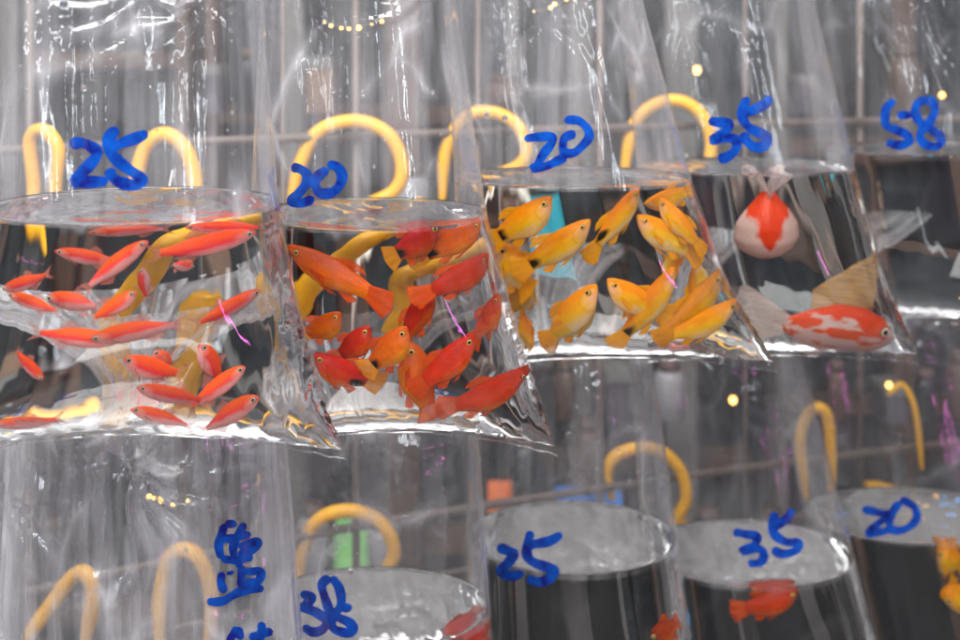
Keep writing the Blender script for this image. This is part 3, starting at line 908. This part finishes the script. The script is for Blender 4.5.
mark(A, [[(69, 144), (82, 143), (92, 147), (97, 153), (93, 161), (82, 172), (71, 183)], [(71, 183), (88, 182), (108, 181)],
         [(148, 133), (136, 138), (122, 143), (111, 147)], [(118, 128), (110, 136), (108, 147), (116, 159), (127, 168), (138, 176), (142, 181), (133, 185), (120, 182), (112, 176), (109, 168)]], 10)
mark(B, [[(291, 167), (300, 169), (307, 175), (306, 184), (298, 194), (292, 201), (302, 203), (314, 198)],
         [(327, 165), (336, 166), (342, 175), (339, 186), (330, 193), (319, 192), (315, 182), (319, 175), (328, 169)]], 8.5)
mark(C, [[(524, 139), (537, 137), (552, 137), (551, 144), (544, 153), (537, 165), (534, 168), (546, 166), (559, 160), (566, 156)],
         [(568, 124), (570, 120), (579, 121), (587, 128), (589, 137), (583, 145), (575, 152), (566, 153), (563, 148), (564, 139), (570, 135), (576, 135)]], 7.6)
mark(D, [[(708, 121), (717, 122), (729, 124), (725, 132), (713, 140), (725, 138), (736, 140), (735, 150), (727, 157), (718, 159)],
         [(770, 96), (765, 104), (753, 110), (744, 113)], [(748, 97), (743, 108), (743, 119), (750, 128), (760, 133), (768, 138), (765, 145), (755, 147), (746, 140), (744, 132)]], 8.5)
mark(E, [[(895, 100), (887, 107), (885, 117), (887, 126), (897, 130), (907, 135), (910, 141), (901, 145), (892, 144), (887, 141)], [(897, 115), (912, 115)],
         [(927, 99), (918, 103), (915, 112), (920, 122), (931, 129), (941, 138), (938, 146), (927, 145), (920, 138), (923, 129), (931, 120), (935, 110), (932, 102), (925, 99)]], 7.5)
mark(G, [[(225, 524), (219, 544), (221, 559)], [(225, 524), (237, 524)], [(221, 540), (236, 537)], [(221, 559), (236, 561), (242, 566)],
         [(245, 523), (234, 544), (234, 557)], [(237, 537), (251, 534)], [(238, 547), (257, 542), (253, 550), (238, 555)], [(234, 561), (253, 557)],
         [(244, 572), (260, 572), (258, 581), (245, 583)], [(222, 572), (221, 583), (225, 593)], [(230, 571), (231, 575)],
         [(207, 602), (223, 601), (240, 592), (264, 588)], [(242, 566), (241, 588)],
         [(238, 627), (228, 643)], [(238, 627), (241, 640)], [(262, 622), (260, 645)], [(249, 638), (273, 631)]], 7.5)
mark(H, [[(300, 594), (312, 597), (306, 605), (303, 608), (315, 612), (326, 621), (322, 630), (312, 632), (303, 626)],
         [(330, 577), (322, 585), (326, 601), (332, 614), (348, 622), (354, 629), (348, 633), (334, 629), (332, 618), (341, 605), (339, 588), (331, 577)], [(341, 609), (352, 607)]], 8)
mark(I, [[(497, 547), (508, 551), (514, 554), (508, 563), (500, 571), (511, 576), (524, 573)], [(562, 534), (550, 541), (536, 544), (528, 546)],
         [(531, 531), (528, 543), (527, 555), (533, 562), (546, 567), (555, 571), (549, 579), (538, 582), (527, 578)]], 8.5)
mark(J, [[(733, 532), (744, 534), (757, 537), (754, 545), (743, 551), (759, 549), (764, 556), (759, 563), (748, 563)], [(793, 509), (787, 518), (776, 526), (772, 527)],
         [(776, 512), (772, 524), (775, 535), (786, 542), (798, 543), (795, 551), (782, 554), (772, 549)]], 7.6)
mark(K, [[(862, 509), (879, 513), (890, 515), (879, 523), (869, 534), (890, 530)],
         [(900, 499), (914, 507), (916, 520), (903, 530), (890, 528), (893, 512), (900, 502)]], 7)

low_hook(A, [P(190, 206, .80), P(184, 222, .70)], [(175, 240), (150, 275), (120, 312), (113, 345), (118, 380), (126, 412)], .603, .0050, 'yellow hook curving down behind the slim red fish, left one')
low_hook(A, [], [(207, 294), (202, 308), (198, 332), (190, 368), (180, 396)], .603, .0052, 'yellow hook curving down behind the slim red fish, right one', ((0.0, .02, -.03), (0.0, .1, -.06), (0, .19, -.05)))
low_hook(B, [P(420, 200, .74)], [(375, 236), (340, 262), (306, 290), (298, 318)], .672, .0048, 'yellow hook slanting down behind the large dark red fish')
low_hook(B, [P(440, 250, .73)], [(418, 270), (402, 282), (404, 310), (388, 334)], .672, .0048, 'yellow hook curving behind the red fish in the middle of the second bag')
# ------------------------------------------------------------------ fish
def fin_mesh(pts_root, pts_tip, bend=0.0, nu=10, nv=6, t0=0.006, ripple=0.01):
    """closed thin sheet between a root line and a tip line (x,z), centred on y=0"""
    ru = spline([(*p, 0) for p in pts_root], nu); tp = spline([(*p, 0) for p in pts_tip], nu)
    V = []; 
    for side in (1, -1):
        for j in range(nv):
            fj = j / (nv - 1)
            for i in range(nu):
                q = ru[i] * (1 - fj) + tp[i] * fj
                yo = bend * fj ** 1.5 + ripple * math.sin(i * 1.9) * fj
                V.append((q[0], yo + side * t0 * (1 - 0.85 * fj), q[1]))
    fs = []
    N = nu * nv
    for j in range(nv - 1):
        for i in range(nu - 1):
            a = j * nu + i
            fs.append((a, a + 1, a + nu + 1, a + nu)); fs.append((N + a, N + a + nu, N + a + nu + 1, N + a + 1))
    bl = [j * nu for j in range(nv)] + [(nv - 1) * nu + i for i in range(1, nu)] + [j * nu + nu - 1 for j in range(nv - 2, -1, -1)] + [i for i in range(nu - 2, 0, -1)]
    for i in range(len(bl)):
        a, b_ = bl[i], bl[(i + 1) % len(bl)]
        fs.append((a, b_, N + b_, N + a))
    return V, fs

def body_mesh(prof, curve, droop, nr=30, ns=20):
    """prof rows: x, top, bottom, half width.  nose at x=0.5 going to -x.  unit length includes tail fin"""
    xs = [p[0] for p in prof]
    X = np.concatenate([np.linspace(xs[0], xs[0] - 0.04, 5)[:-1], np.linspace(xs[0] - 0.04, xs[-1], nr)])
    pr = np.array([p for p in prof])[::-1]
    V, fs = [], []
    def sm(x, col):
        return sum(np.interp(x + d_, pr[:, 0], pr[:, col]) for d_ in (-.02, 0, .02)) / 3 if pr[0, 0] + .02 < x < pr[-1, 0] - .02 else np.interp(x, pr[:, 0], pr[:, col])
    for x in X:
        tp, bt, hw = sm(x, 1), sm(x, 2), sm(x, 3)
        cz, hz = (tp + bt) / 2, (tp - bt) / 2
        q = 0.5 - x
        for k in range(ns):
            a = 2 * math.pi * k / ns
            cc, ss = math.cos(a), math.sin(a)
            V.append((x, hw * cc * (1 - 0.12 * abs(ss)) + curve * q * q, cz + hz * ss + droop * q * q))
    n = len(X)
    for i in range(n - 1):
        for k in range(ns):
            k2 = (k + 1) % ns
            fs.append((i * ns + k, (i + 1) * ns + k, (i + 1) * ns + k2, i * ns + k2))
    fs.append(tuple(range(ns)))
    fs.append(tuple(reversed(range((n - 1) * ns, n * ns))))
    return V, fs

def eye_mesh():
    V, fs = [], []
    n, mm = 14, 8
    for i in range(mm + 1):
        a = math.pi * i / mm
        for k in range(n):
            b_ = 2 * math.pi * k / n
            V.append((math.sin(a) * math.cos(b_), -math.cos(a), math.sin(a) * math.sin(b_)))
    for i in range(mm):
        for k in range(n):
            fs.append((i * n + k, (i + 1) * n + k, (i + 1) * n + (k + 1) % n, i * n + (k + 1) % n))
    return V, fs

protos = {}
def register(kind, variant, body, bmat, fins, emat, eye):
    """meshes of one kind of fish; fins: (name, (verts, faces), material)"""
    def me(name, vf, mat):
        m_ = bpy.data.meshes.new(name)
        m_.from_pydata([tuple(map(float, p)) for p in vf[0]], [], vf[1])
        m_.materials.append(mat)
        m_.polygons.foreach_set('use_smooth', [True] * len(m_.polygons))
        m_.update()
        return m_
    protos[(kind, variant)] = dict(body=me('fish_body', body, bmat), fins=[(n_, me(n_, vf, mt), (0, 0, 0)) for n_, vf, mt in fins],
                                   eye=me('eye', eye_mesh(), emat), eyepos=eye)

# slim red tetra-like fish
m_slim = fish_material('slim_red_fish', (1.0, 0.10, 0.015), (1.0, 0.045, 0.065), (1.0, 0.52, 0.50), zlo=-0.30, zhi=0.30, var=0.008)
m_slimfin = fin_material('slim_fish_fin', (0.85, 0.30, 0.22), 0.35)
m_red = fish_material('red_fish', (0.60, 0.016, 0.001), (0.86, 0.045, 0.001), (0.98, 0.20, 0.004), spot=None, zlo=-0.5, zhi=0.4, var=0.022, throat=0.12)
m_redsp = fish_material('red_fish_dark_tail', (0.70, 0.022, 0.001), (0.92, 0.085, 0.002), (0.97, 0.30, 0.015), spot=(-0.20, 0, 0.0), zlo=-0.5, zhi=0.4, var=0.022, throat=0.12)
m_redfin = fin_material('red_fish_fin', (0.92, 0.13, 0.005), 0.62)
m_redfin2 = fin_material('orange_yellow_fin', (0.95, 0.42, 0.02), 0.65)
m_yel = fish_material('yellow_fish', (0.92, 0.29, 0.001), (1.0, 0.58, 0.008), (1.0, 0.80, 0.42), zlo=-0.5, zhi=0.4, var=0.010)
m_yelsp = fish_material('yellow_fish_dark_tail', (0.88, 0.24, 0.001), (1.0, 0.52, 0.006), (1.0, 0.78, 0.36), spot=(-0.22, 0, 0.0), zlo=-0.5, zhi=0.4, var=0.010)
m_yelfin = fin_material('yellow_fish_fin', (0.97, 0.48, 0.01), 0.82)
m_gold = fish_material('goldfish_red_white', (0.92, 0.07, 0.012), (0.95, 0.10, 0.012), (0.95, 0.2, 0.03), patch=(0.90, 0.66, 0.58), zlo=-0.5, zhi=0.5, var=0.0, throat=0.2)
m_goldw = fish_material('goldfish_red_wedge', (0.92, 0.06, 0.008), (0.95, 0.08, 0.008), (0.95, 0.15, 0.02), patch=(0.92, 0.66, 0.56), zlo=-0.5, zhi=0.5, throat=0.0, wedge=True)
m_goldfin = fin_material('goldfish_fin', (0.85, 0.72, 0.66), 0.34)
m_goldfint = fin_material('goldfish_tan_fin', (0.78, 0.50, 0.22), 0.45)
m_goldfinr = fin_material('goldfish_red_fin', (0.95, 0.16, 0.03), 0.7)
e_dark = eye_material('eye_silver', (0.75, 0.62, 0.45))
e_gold = eye_material('eye_gold', (0.92, 0.55, 0.10))

# profiles in unit length (x), heights scaled so body height = 1 -> z in [-.5,.5]; half width likewise
slim_prof = [(0.50, .04, -.06, .02), (0.46, .20, -.18, .16), (0.40, .32, -.30, .24), (0.28, .44, -.44, .30), (0.10, .49, -.50, .32), (-0.08, .40, -.40, .26),
             (-0.22, .24, -.24, .16), (-0.30, .16, -.16, .08), (-0.34, .14, -.14, .04)]
platy_prof = [(0.50, .27, .20, .02), (0.47, .33, .08, .09), (0.41, .40, -.12, .19), (0.30, .46, -.36, .27), (0.16, .50, -.48, .30), (0.02, .46, -.46, .27),
              (-0.12, .36, -.32, .20), (-0.22, .28, -.24, .13), (-0.27, .25, -.22, .05)]
round_prof = [(0.50, -.06, -.16, .04), (0.46, .16, -.26, .24), (0.38, .36, -.40, .40), (0.26, .48, -.48, .49), (0.10, .46, -.44, .46), (-0.04, .34, -.30, .34), (-0.15, .20, -.16, .21), (-0.24, .10, -.08, .12)]
gold_prof = [(0.50, -.06, -.16, .04), (0.45, .14, -.28, .26), (0.38, .30, -.40, .38), (0.24, .46, -.50, .47), (0.06, .50, -.50, .48), (-0.10, .34, -.38, .34),
             (-0.20, .18, -.20, .16), (-0.24, .12, -.14, .06)]
for vi, (cv, dr) in enumerate(((0.0, 0.0), (0.45, -0.35), (-0.4, 0.35))):
    # z drift at tail from droop
    def zt(x): return dr * (0.5 - x) ** 2
    def yt(x): return cv * (0.5 - x) ** 2
    def sh(vf, x):    # move a fin to follow the bent body
        V_, f_ = vf
        return [(p[0], p[1] + yt(p[0]), p[2] + zt(p[0])) for p in V_], f_
    bd = body_mesh(slim_prof, cv, dr)
    tail = sh(fin_mesh([(-.31, .15), (-.325, 0), (-.31, -.15)], [(-.50, .52), (-.40, .0), (-.50, -.52)], ripple=.03, t0=.02), 0)
    dors = sh(fin_mesh([(.08, .46), (0, .42), (-.08, .38)], [(-.02, .80), (-.08, .66), (-.14, .44)], t0=.02), 0)
    anal = sh(fin_mesh([(-.02, -.44), (-.1, -.38), (-.20, -.28)], [(-.10, -.72), (-.15, -.60), (-.24, -.34)], t0=.02), 0)
    pecL = ([(p[0], p[1] + .30, p[2]) for p in fin_mesh([(.30, -.18), (.28, -.28)], [(.18, -.42), (.14, -.62)], bend=.18, nu=5, nv=4, t0=.02)[0]], fin_mesh([(.30, -.18), (.28, -.28)], [(.18, -.42), (.14, -.62)], nu=5, nv=4)[1])
    register('slim', vi, bd, m_slim, [('tail_fin', tail, m_slimfin), ('dorsal_fin', dors, m_slimfin), ('anal_fin', anal, m_slimfin), ('pectoral_fin', pecL, m_slimfin)], e_dark, (0.435, 0.19, 0.04, 0.020, 0.17))
    bd = body_mesh(platy_prof, cv * .8, dr)
    tail = sh(fin_mesh([(-.24, .24), (-.26, 0), (-.24, -.21)], [(-.46, .46), (-.50, .0), (-.45, -.46)], ripple=.03, t0=.018), 0)
    dors = sh(fin_mesh([(.12, .48), (0, .44), (-.09, .38)], [(-.02, .66), (-.12, .62), (-.19, .46)], t0=.02, ripple=.02), 0)
    anal = sh(fin_mesh([(-.02, -.42), (-.07, -.36), (-.13, -.30)], [(-.12, -.58), (-.17, -.50), (-.20, -.36)], t0=.02), 0)
    pv = fin_mesh([(.26, -.08), (.24, -.22)], [(.12, -.18), (.08, -.46)], bend=.16, nu=5, nv=4, t0=.015)
    pecL = ([(p[0], p[1] + .27, p[2]) for p in pv[0]], pv[1])
    pelv = sh(fin_mesh([(.16, -.46), (.10, -.46)], [(.04, -.60), (-.03, -.54)], nu=5, nv=4, t0=.02), 0)
    for kd, bm_, fm_, fm2, em_ in (('red', m_red, m_redfin, m_redfin, e_gold), ('redspot', m_redsp, m_redfin, m_redfin2, e_gold), ('yellow', m_yel, m_yelfin, m_yelfin, e_gold), ('yellowspot', m_yelsp, m_yelfin, m_yelfin, e_gold)):
        register(kd, vi, bd, bm_, [('tail_fin', tail, fm2), ('dorsal_fin', dors, fm_), ('anal_fin', anal, fm_), ('pectoral_fin', pecL, fm_), ('pelvic_fin', pelv, fm_)], em_, (0.405, 0.205, 0.17, 0.026, 0.17))
    bd = body_mesh(gold_prof, 0, 0)
    t1 = fin_mesh([(-.20, .16), (-.22, 0.0), (-.20, -.16)], [(-.50, .62), (-.54, .05), (-.42, -.5)], bend=.25, ripple=.06, t0=.012)
    t2 = fin_mesh([(-.20, .16), (-.22, 0.0), (-.20, -.16)], [(-.50, .56), (-.54, .0), (-.42, -.55)], bend=-.25, ripple=.06, t0=.012)
    dors = fin_mesh([(.30, .42), (.12, .48), (-.10, .36)], [(.26, 1.55), (.10, 1.25), (-.12, .70)], t0=.012, ripple=.04)
    pel = fin_mesh([(.16, -.48), (.08, -.48)], [(.04, -.78), (-.06, -.70)], nu=5, nv=4, t0=.02)
    an = fin_mesh([(-.08, -.40), (-.14, -.32)], [(-.16, -.70), (-.24, -.58)], nu=5, nv=4, t0=.02)
    for kd, gm in (('gold', m_gold), ('goldround', m_goldw)):
      register(kd, vi, bd if kd == 'gold' else body_mesh(round_prof, 0, 0), gm, [('tail_fin', t1, m_goldfin), ('tail_fin', t2, m_goldfin), ('pelvic_fin', pel, m_goldfin), ('anal_fin', an, m_goldfin)] + ([] if kd == 'goldround' else [('dorsal_fin', dors, m_goldfint)]), e_dark, (0.40, 0.37, 0.04, 0.036, 0.10))

def keep_inside(b, Mx, meshes, margin=0.0006):
    """push a fish away from the wall, the bottom and the surface until it is wholly in the water"""
    pts = []
    for me_ in meshes:
        st = max(1, len(me_.vertices) // 70)
        pts += [v_.co.copy() for v_ in list(me_.vertices)[::st]]
    Mx = Mx.copy()
    for it in range(40):
        worst, vec = 0.0, None
        for p in pts:
            q = Mx @ p
            loc, nrm, _, dist = b.water.find_nearest(q)
            sd = (q - loc).dot(nrm)
            if sd > -margin and sd + margin > worst:
                worst, vec = sd + margin, nrm
        if vec is None: break
        Mx.translation -= vec * (worst + 0.0003) * 0.8
        if it % 5 == 4:
            T = Mx.translation.copy(); Mx = Mx @ Matrix.Scale(0.965, 4); Mx.translation = T
    return Mx

def put_fish(b, kind, nose, tail, H, depth, label, group, variant=None, towards=0.0, thick=1.0, roll=0.0):
    """nose/tail: where the photo shows them; depth: metres of water in front of the fish"""
    if variant is None: variant = random.randrange(3)
    pr = protos[(kind, variant)]
    pn = trace(b, nose[0], nose[1], depth - towards)
    pt = trace(b, tail[0], tail[1], depth + towards)
    if pn is None or pt is None:
        # outside the water in the picture: use the plane of the bag
        Yd = b.Y - b.dm + depth + 0.012
        pn = pn or P(nose[0], nose[1], Yd); pt = pt or P(tail[0], tail[1], Yd)
    c = (pn + pt) / 2
    X = (pn - pt); Ln = X.length; X.normalize()
    up = Vector((0, 0, 1)) if abs(X.z) < 0.93 else Vector((1 if X.z < 0 else -1, 0, 0.3))
    Zv = (up - X * up.dot(X)).normalized()
    if roll: Zv = Matrix.Rotation(roll, 3, X) @ Zv
    Yv = Zv.cross(X)
    h = H * c.y / F * (0.96 if kind == 'slim' else 0.90 if kind.startswith('yellow') else 0.98)
    sy = h * 0.95 * thick
    Mx = Matrix(((X.x * Ln, Yv.x * sy, Zv.x * h, c.x), (X.y * Ln, Yv.y * sy, Zv.y * h, c.y), (X.z * Ln, Yv.z * sy, Zv.z * h, c.z), (0, 0, 0, 1)))
    Mx = keep_inside(b, Mx, [pr['body']] + [f_[1] for f_ in pr['fins'][:2]])
    body = bpy.data.objects.new('fish', pr['body'])
    COL.objects.link(body)
    body.matrix_world = Mx
    tag(body, label, 'fish', group)
    for n_, me_, _ in pr['fins']:
        o = bpy.data.objects.new(n_, me_); COL.objects.link(o); o.parent = body
    ex, ey, ez, er, erz = pr['eyepos']
    # keep the eye round: radius in metres
    R = {'slim': 0.135, 'gold': 0.11}.get(kind, 0.095) * h
    for s in (1, -1):
        o = bpy.data.objects.new('eye', pr['eye']); COL.objects.link(o); o.parent = body
        o.location = (ex, s * ey, ez)
        o.scale = (R / Ln, 0.6 * R / sy, R / h)
    return body

gA = 'slim red fish in the bag marked 25'
for i, (n_, t_, H_, dp, lb) in enumerate([
    ((55, 251), (128, 264), 16, .034, 'slim pink fish facing left, upper left of its shoal'),
    ((148, 241), (74, 291), 19, .016, 'slim red fish slanting up to the right below the digits 25'),
    ((256, 232), (140, 262), 23, .014, 'large slim red fish facing right near the water surface'),
    ((205, 224), (285, 226), 13, .030, 'slim red fish at the surface by the right fold of the bag'),
    ((88, 233), (178, 224), 12, .045, 'thin red fish just under the water surface'),
    ((3, 289), (52, 277), 15, .020, 'slim orange red fish curving at the left edge'),
    ((8, 294), (64, 313), 14, .030, 'slim pink fish sloping down to the right at the left edge'),
    ((47, 298), (108, 301), 19, .040, 'short orange fish facing left above the long pair'),
    ((136, 292), (92, 325), 18, .022, 'slim red fish slanting up to the right in mid water'),
    ((120, 341), (26, 331), 19, .030, 'long pink fish facing right, tail at the left'),
    ((90, 340), (190, 315), 21, .014, 'long orange red fish facing left across the middle'),
    ((260, 290), (189, 332), 18, .018, 'slim red fish slanting up to the right before the yellow hook'),
    ((142, 268), (147, 302), 12, .046, 'small orange fish pointing straight up'),
    ((193, 267), (172, 261), 13, .046, 'tiny orange fish seen head on'),
    ((44, 380), (12, 350), 14, .030, 'small pink fish diving down to the right at lower left'),
    ((-6, 425), (68, 417), 16, .020, 'pale pink fish facing left by the lower left edge'),
    ((-4, 452), (50, 446), 9, .008, 'thin pink fish lying on the bottom seam'),
    ((124, 359), (184, 382), 21, .034, 'red fish facing left, top of the cluster at the bottom'),
    ((137, 388), (212, 402), 18, .018, 'pink fish facing left, middle of the cluster at the bottom'),
    ((130, 411), (198, 426), 19, .012, 'pink red fish facing left, lowest of the cluster'),
    ((200, 345), (222, 388), 20, .036, 'red fish pointing up beside the lower yellow hook'),
    ((245, 367), (182, 412), 20, .022, 'orange red fish slanting up to the right in the cluster'),
    ((259, 398), (192, 429), 24, .014, 'plump red fish facing right at the bottom right of the bag'),
    ((154, 352), (172, 370), 14, .046, 'small orange fish half hidden behind the cluster')]):
    put_fish(A, 'slim', n_, t_, H_, dp, lb, gA, variant=i % 3)

gB = 'red orange fish in the second bag'
for i, (k_, n_, t_, H_, dp, lb) in enumerate([
    ('red', (284, 252), (400, 296), 31, .030, 'large dark red fish across the upper left of the second bag'),
    ('redspot', (441, 229), (385, 260), 33, .024, 'dark red fish with gold eye just under the waterline'),
    ('redspot', (506, 214), (430, 252), 29, .024, 'orange fish with black tail root by the right fold, topmost'),
    ('red', (512, 256), (436, 302), 29, .022, 'orange fish with yellow tail by the right fold, second from top'),
    ('red', (436, 288), (392, 350), 25, .034, 'red fish heading up with its face towards the viewer'),
    ('redspot', (412, 333), (362, 374), 33, .016, 'orange red fish with gold eye facing up right, black tail root'),
    ('red', (478, 340), (410, 393), 33, .012, 'bright red fish with gold eye slanting up right, centre of the bag'),
    ('red', (512, 298), (470, 340), 27, .026, 'red orange fish by the right fold above the bright red one'),
    ('redspot', (344, 318), (302, 344), 26, .018, 'red fish facing up right beside the left fold'),
    ('red', (374, 332), (332, 362), 26, .036, 'pinkish red fish behind the gold eyed ones'),
    ('redspot', (311, 360), (380, 394), 31, .012, 'orange red fish with gold eye facing left'),
    ('red', (398, 375), (440, 436), 36, .020, 'red fish pointing up at the bottom middle'),
    ('red', (538, 401), (446, 434), 34, .008, 'bright orange fish facing right in the bottom right corner')]):
    put_fish(B, k_, n_, t_, H_, dp, lb, gB, variant=[1, 0, 0, 2, 1, 0, 0, 1, 2, 0, 2, 1, 0][i])

gC = 'yellow orange fish in the third bag'
for i, (k_, n_, t_, H_, dp, lb) in enumerate([
    ('yellowspot', (556, 204), (484, 246), 36, .016, 'plump yellow fish facing right under the waterline, leftmost'),
    ('yellowspot', (594, 226), (512, 275), 33, .014, 'yellow fish facing up right with large black tail spot'),
    ('yellowspot', (643, 190), (582, 258), 25, .020, 'slim yellow fish climbing to the right with black tail'),
    ('yellow', (646, 198), (690, 178), 24, .040, 'yellow fish touching the water surface'),
    ('yellow', (634, 222), (702, 250), 30, .026, 'yellow fish facing left near the right fold'),
    ('yellow', (671, 198), (720, 252), 24, .016, 'pinkish yellow fish facing up left at the right fold'),
    ('yellow', (668, 282), (672, 242), 19, .040, 'small pink orange fish pointing down'),
    ('yellow', (604, 286), (672, 318), 31, .022, 'yellow fish facing left in the lower right group'),
    ('yellowspot', (680, 293), (614, 366), 31, .012, 'yellow fish pointing up right with black tail blotch'),
    ('yellow', (724, 296), (656, 366), 37, .016, 'bright yellow fish with pale belly pointing up right'),
    ('yellow', (755, 331), (672, 362), 32, .008, 'orange yellow fish facing right in the bottom right corner'),
    ('yellow', (601, 297), (532, 346), 37, .014, 'plump yellow fish facing up right, lower left group, upper'),
    ('yellow', (600, 328), (542, 362), 29, .008, 'yellow fish facing up right, lower left group, lower'),
    ('yellow', (496, 252), (540, 285), 40, .030, 'deep yellow fish beside the left fold'),
    ('yellow', (534, 282), (512, 322), 28, .036, 'deep yellow fish hanging below the leftmost group'),
    ('yellow', (527, 345), (546, 378), 26, .016, 'yellow fish heading down into the bottom left'),
    ('yellow', (700, 262), (696, 312), 22, .046, 'orange fish seen blurred behind the right group')]):
    put_fish(C, k_, n_, t_, H_, dp, lb, gC, variant=[0, 0, 1, 0, 1, 0, 2, 0, 0, 2, 0, 1, 0, 1, 2, 1, 0][i])

gD = 'red and white goldfish'
put_fish(D, 'gold', (893, 342), (744, 322), 50, .018, 'red and white goldfish lying on the bottom facing right', gD, variant=0)

# round goldfish hanging nose down, its back to the viewer
def round_goldfish(b, cx, cy, w, ln, dp, label):
    p = trace(b, cx, cy, dp + 0.012)
    k = p.y / F * 0.93
    pr = protos[('goldround', 0)]
    X = Vector((0.03, 0.22, -0.97)).normalized()
    Zv = Vector((0, -1, 0)); Zv = (Zv - X * Zv.dot(X)).normalized(); Yv = Zv.cross(X)
    Ln, sy, h_ = ln * k, w * k, w * 0.8 * k
    Mx = Matrix(((X.x * Ln, Yv.x * sy, Zv.x * h_, p.x), (X.y * Ln, Yv.y * sy, Zv.y * h_, p.y), (X.z * Ln, Yv.z * sy, Zv.z * h_, p.z), (0, 0, 0, 1)))
    Mx = keep_inside(b, Mx, [pr['body']])
    body = bpy.data.objects.new('fish', pr['body']); COL.objects.link(body)
    body.matrix_world = Mx
    tag(body, label, 'fish', gD)
    for n_, me_, _ in pr['fins']:
        o = bpy.data.objects.new(n_, me_); COL.objects.link(o); o.parent = body
    ex, ey, ez, er, erz = pr['eyepos']
    R = 0.045 * sy
    for s_ in (1, -1):
        o = bpy.data.objects.new('eye', pr['eye']); COL.objects.link(o); o.parent = body
        o.location = (ex, s_ * ey, ez - .1); o.scale = (R / Ln, 0.6 * R / sy, R / h_)
round_goldfish(D, 767, 214, 68, 100, .016, 'round red and pale pink goldfish hanging tail up under the waterline')

put_fish(J, 'red', (800, 596), (730, 612), 27, .016, 'orange fish under the water surface of the lower bag marked 35', gD, variant=0)
put_fish(K, 'yellow', (932, 540), (968, 560), 36, .014, 'yellow fish at the surface of the lower right bag', 'yellow fish in the lower right bag', variant=0)
put_fish(K, 'yellow', (945, 605), (975, 588), 38, .014, 'yellow fish low at the right edge of the photo', 'yellow fish in the lower right bag', variant=0)
put_fish(I, 'red', (668, 640), (694, 622), 26, .016, 'red fish at the right fold of the lower bag marked 25', 'red fish in the lower row', variant=0)
put_fish(H, 'red', (450, 632), (486, 600), 34, .03, 'orange fish blurred under the water surface of the bag marked 38', 'red fish in the lower row', variant=0)

# ------------------------------------------------------------------ water drops clinging inside the film
M_drop = M_water
dm_v, dm_f = eye_mesh()
drop_me = bpy.data.meshes.new('droplet'); drop_me.from_pydata(dm_v, [], dm_f); drop_me.materials.append(M_drop)
drop_me.polygons.foreach_set('use_smooth', [True] * len(drop_me.polygons)); drop_me.update()
def drops(b, pts):
    for x, y, r in pts:
        d = cray(x, y)
        loc, nrm, _, dist = b.film.ray_cast(Vector((0, 0, 0)), d)
        if loc is None: continue
        o = bpy.data.objects.new('droplet', drop_me); COL.objects.link(o); o.parent = b.root
        o.location = loc + d * 0.0014 * r / 2.5 - b.root.location
        R = r * loc.y / F
        o.scale = (R, R * 0.7, R)
rd = random.Random(5)
drops(A, [(84, 88, 3.2), (39, 21, 2), (66, 100, 1.6), (20, 65, 1.5), (232, 112, 2), (150, 62, 1.8)] + [(rd.uniform(20, 240), rd.uniform(15, 170), rd.uniform(.7, 1.4)) for _ in range(14)])
drops(B, [(333, 90, 3), (363, 93, 3), (358, 35, 1.8), (342, 48, 1.8), (368, 34, 1.8), (374, 166, 1.8), (325, 60, 1.6), (433, 92, 2.4), (427, 88, 2), (441, 134, 1.6)] + [(rd.uniform(290, 450), rd.uniform(15, 170), rd.uniform(.7, 1.4)) for _ in range(14)])
drops(C, [(487, 115, 2.6), (505, 118, 3)] + [(rd.uniform(500, 640), rd.uniform(10, 150), rd.uniform(.7, 1.3)) for _ in range(8)])
drops(G, [(138, 478, 2.6), (148, 466, 2.2), (186, 550, 2)] + [(rd.uniform(30, 270), rd.uniform(450, 630), rd.uniform(.8, 1.5)) for _ in range(12)])
drops(H, [(335, 527, 3), (405, 518, 3), (351, 571, 3.2), (363, 443, 2.2), (380, 541, 2), (323, 557, 2)] + [(rd.uniform(310, 470), rd.uniform(450, 560), rd.uniform(.7, 1.4)) for _ in range(10)])
drops(I, [(569, 435, 3), (597, 470, 2), (580, 484, 1.8)] + [(rd.uniform(560, 640), rd.uniform(440, 500), rd.uniform(.8, 1.5)) for _ in range(10)])
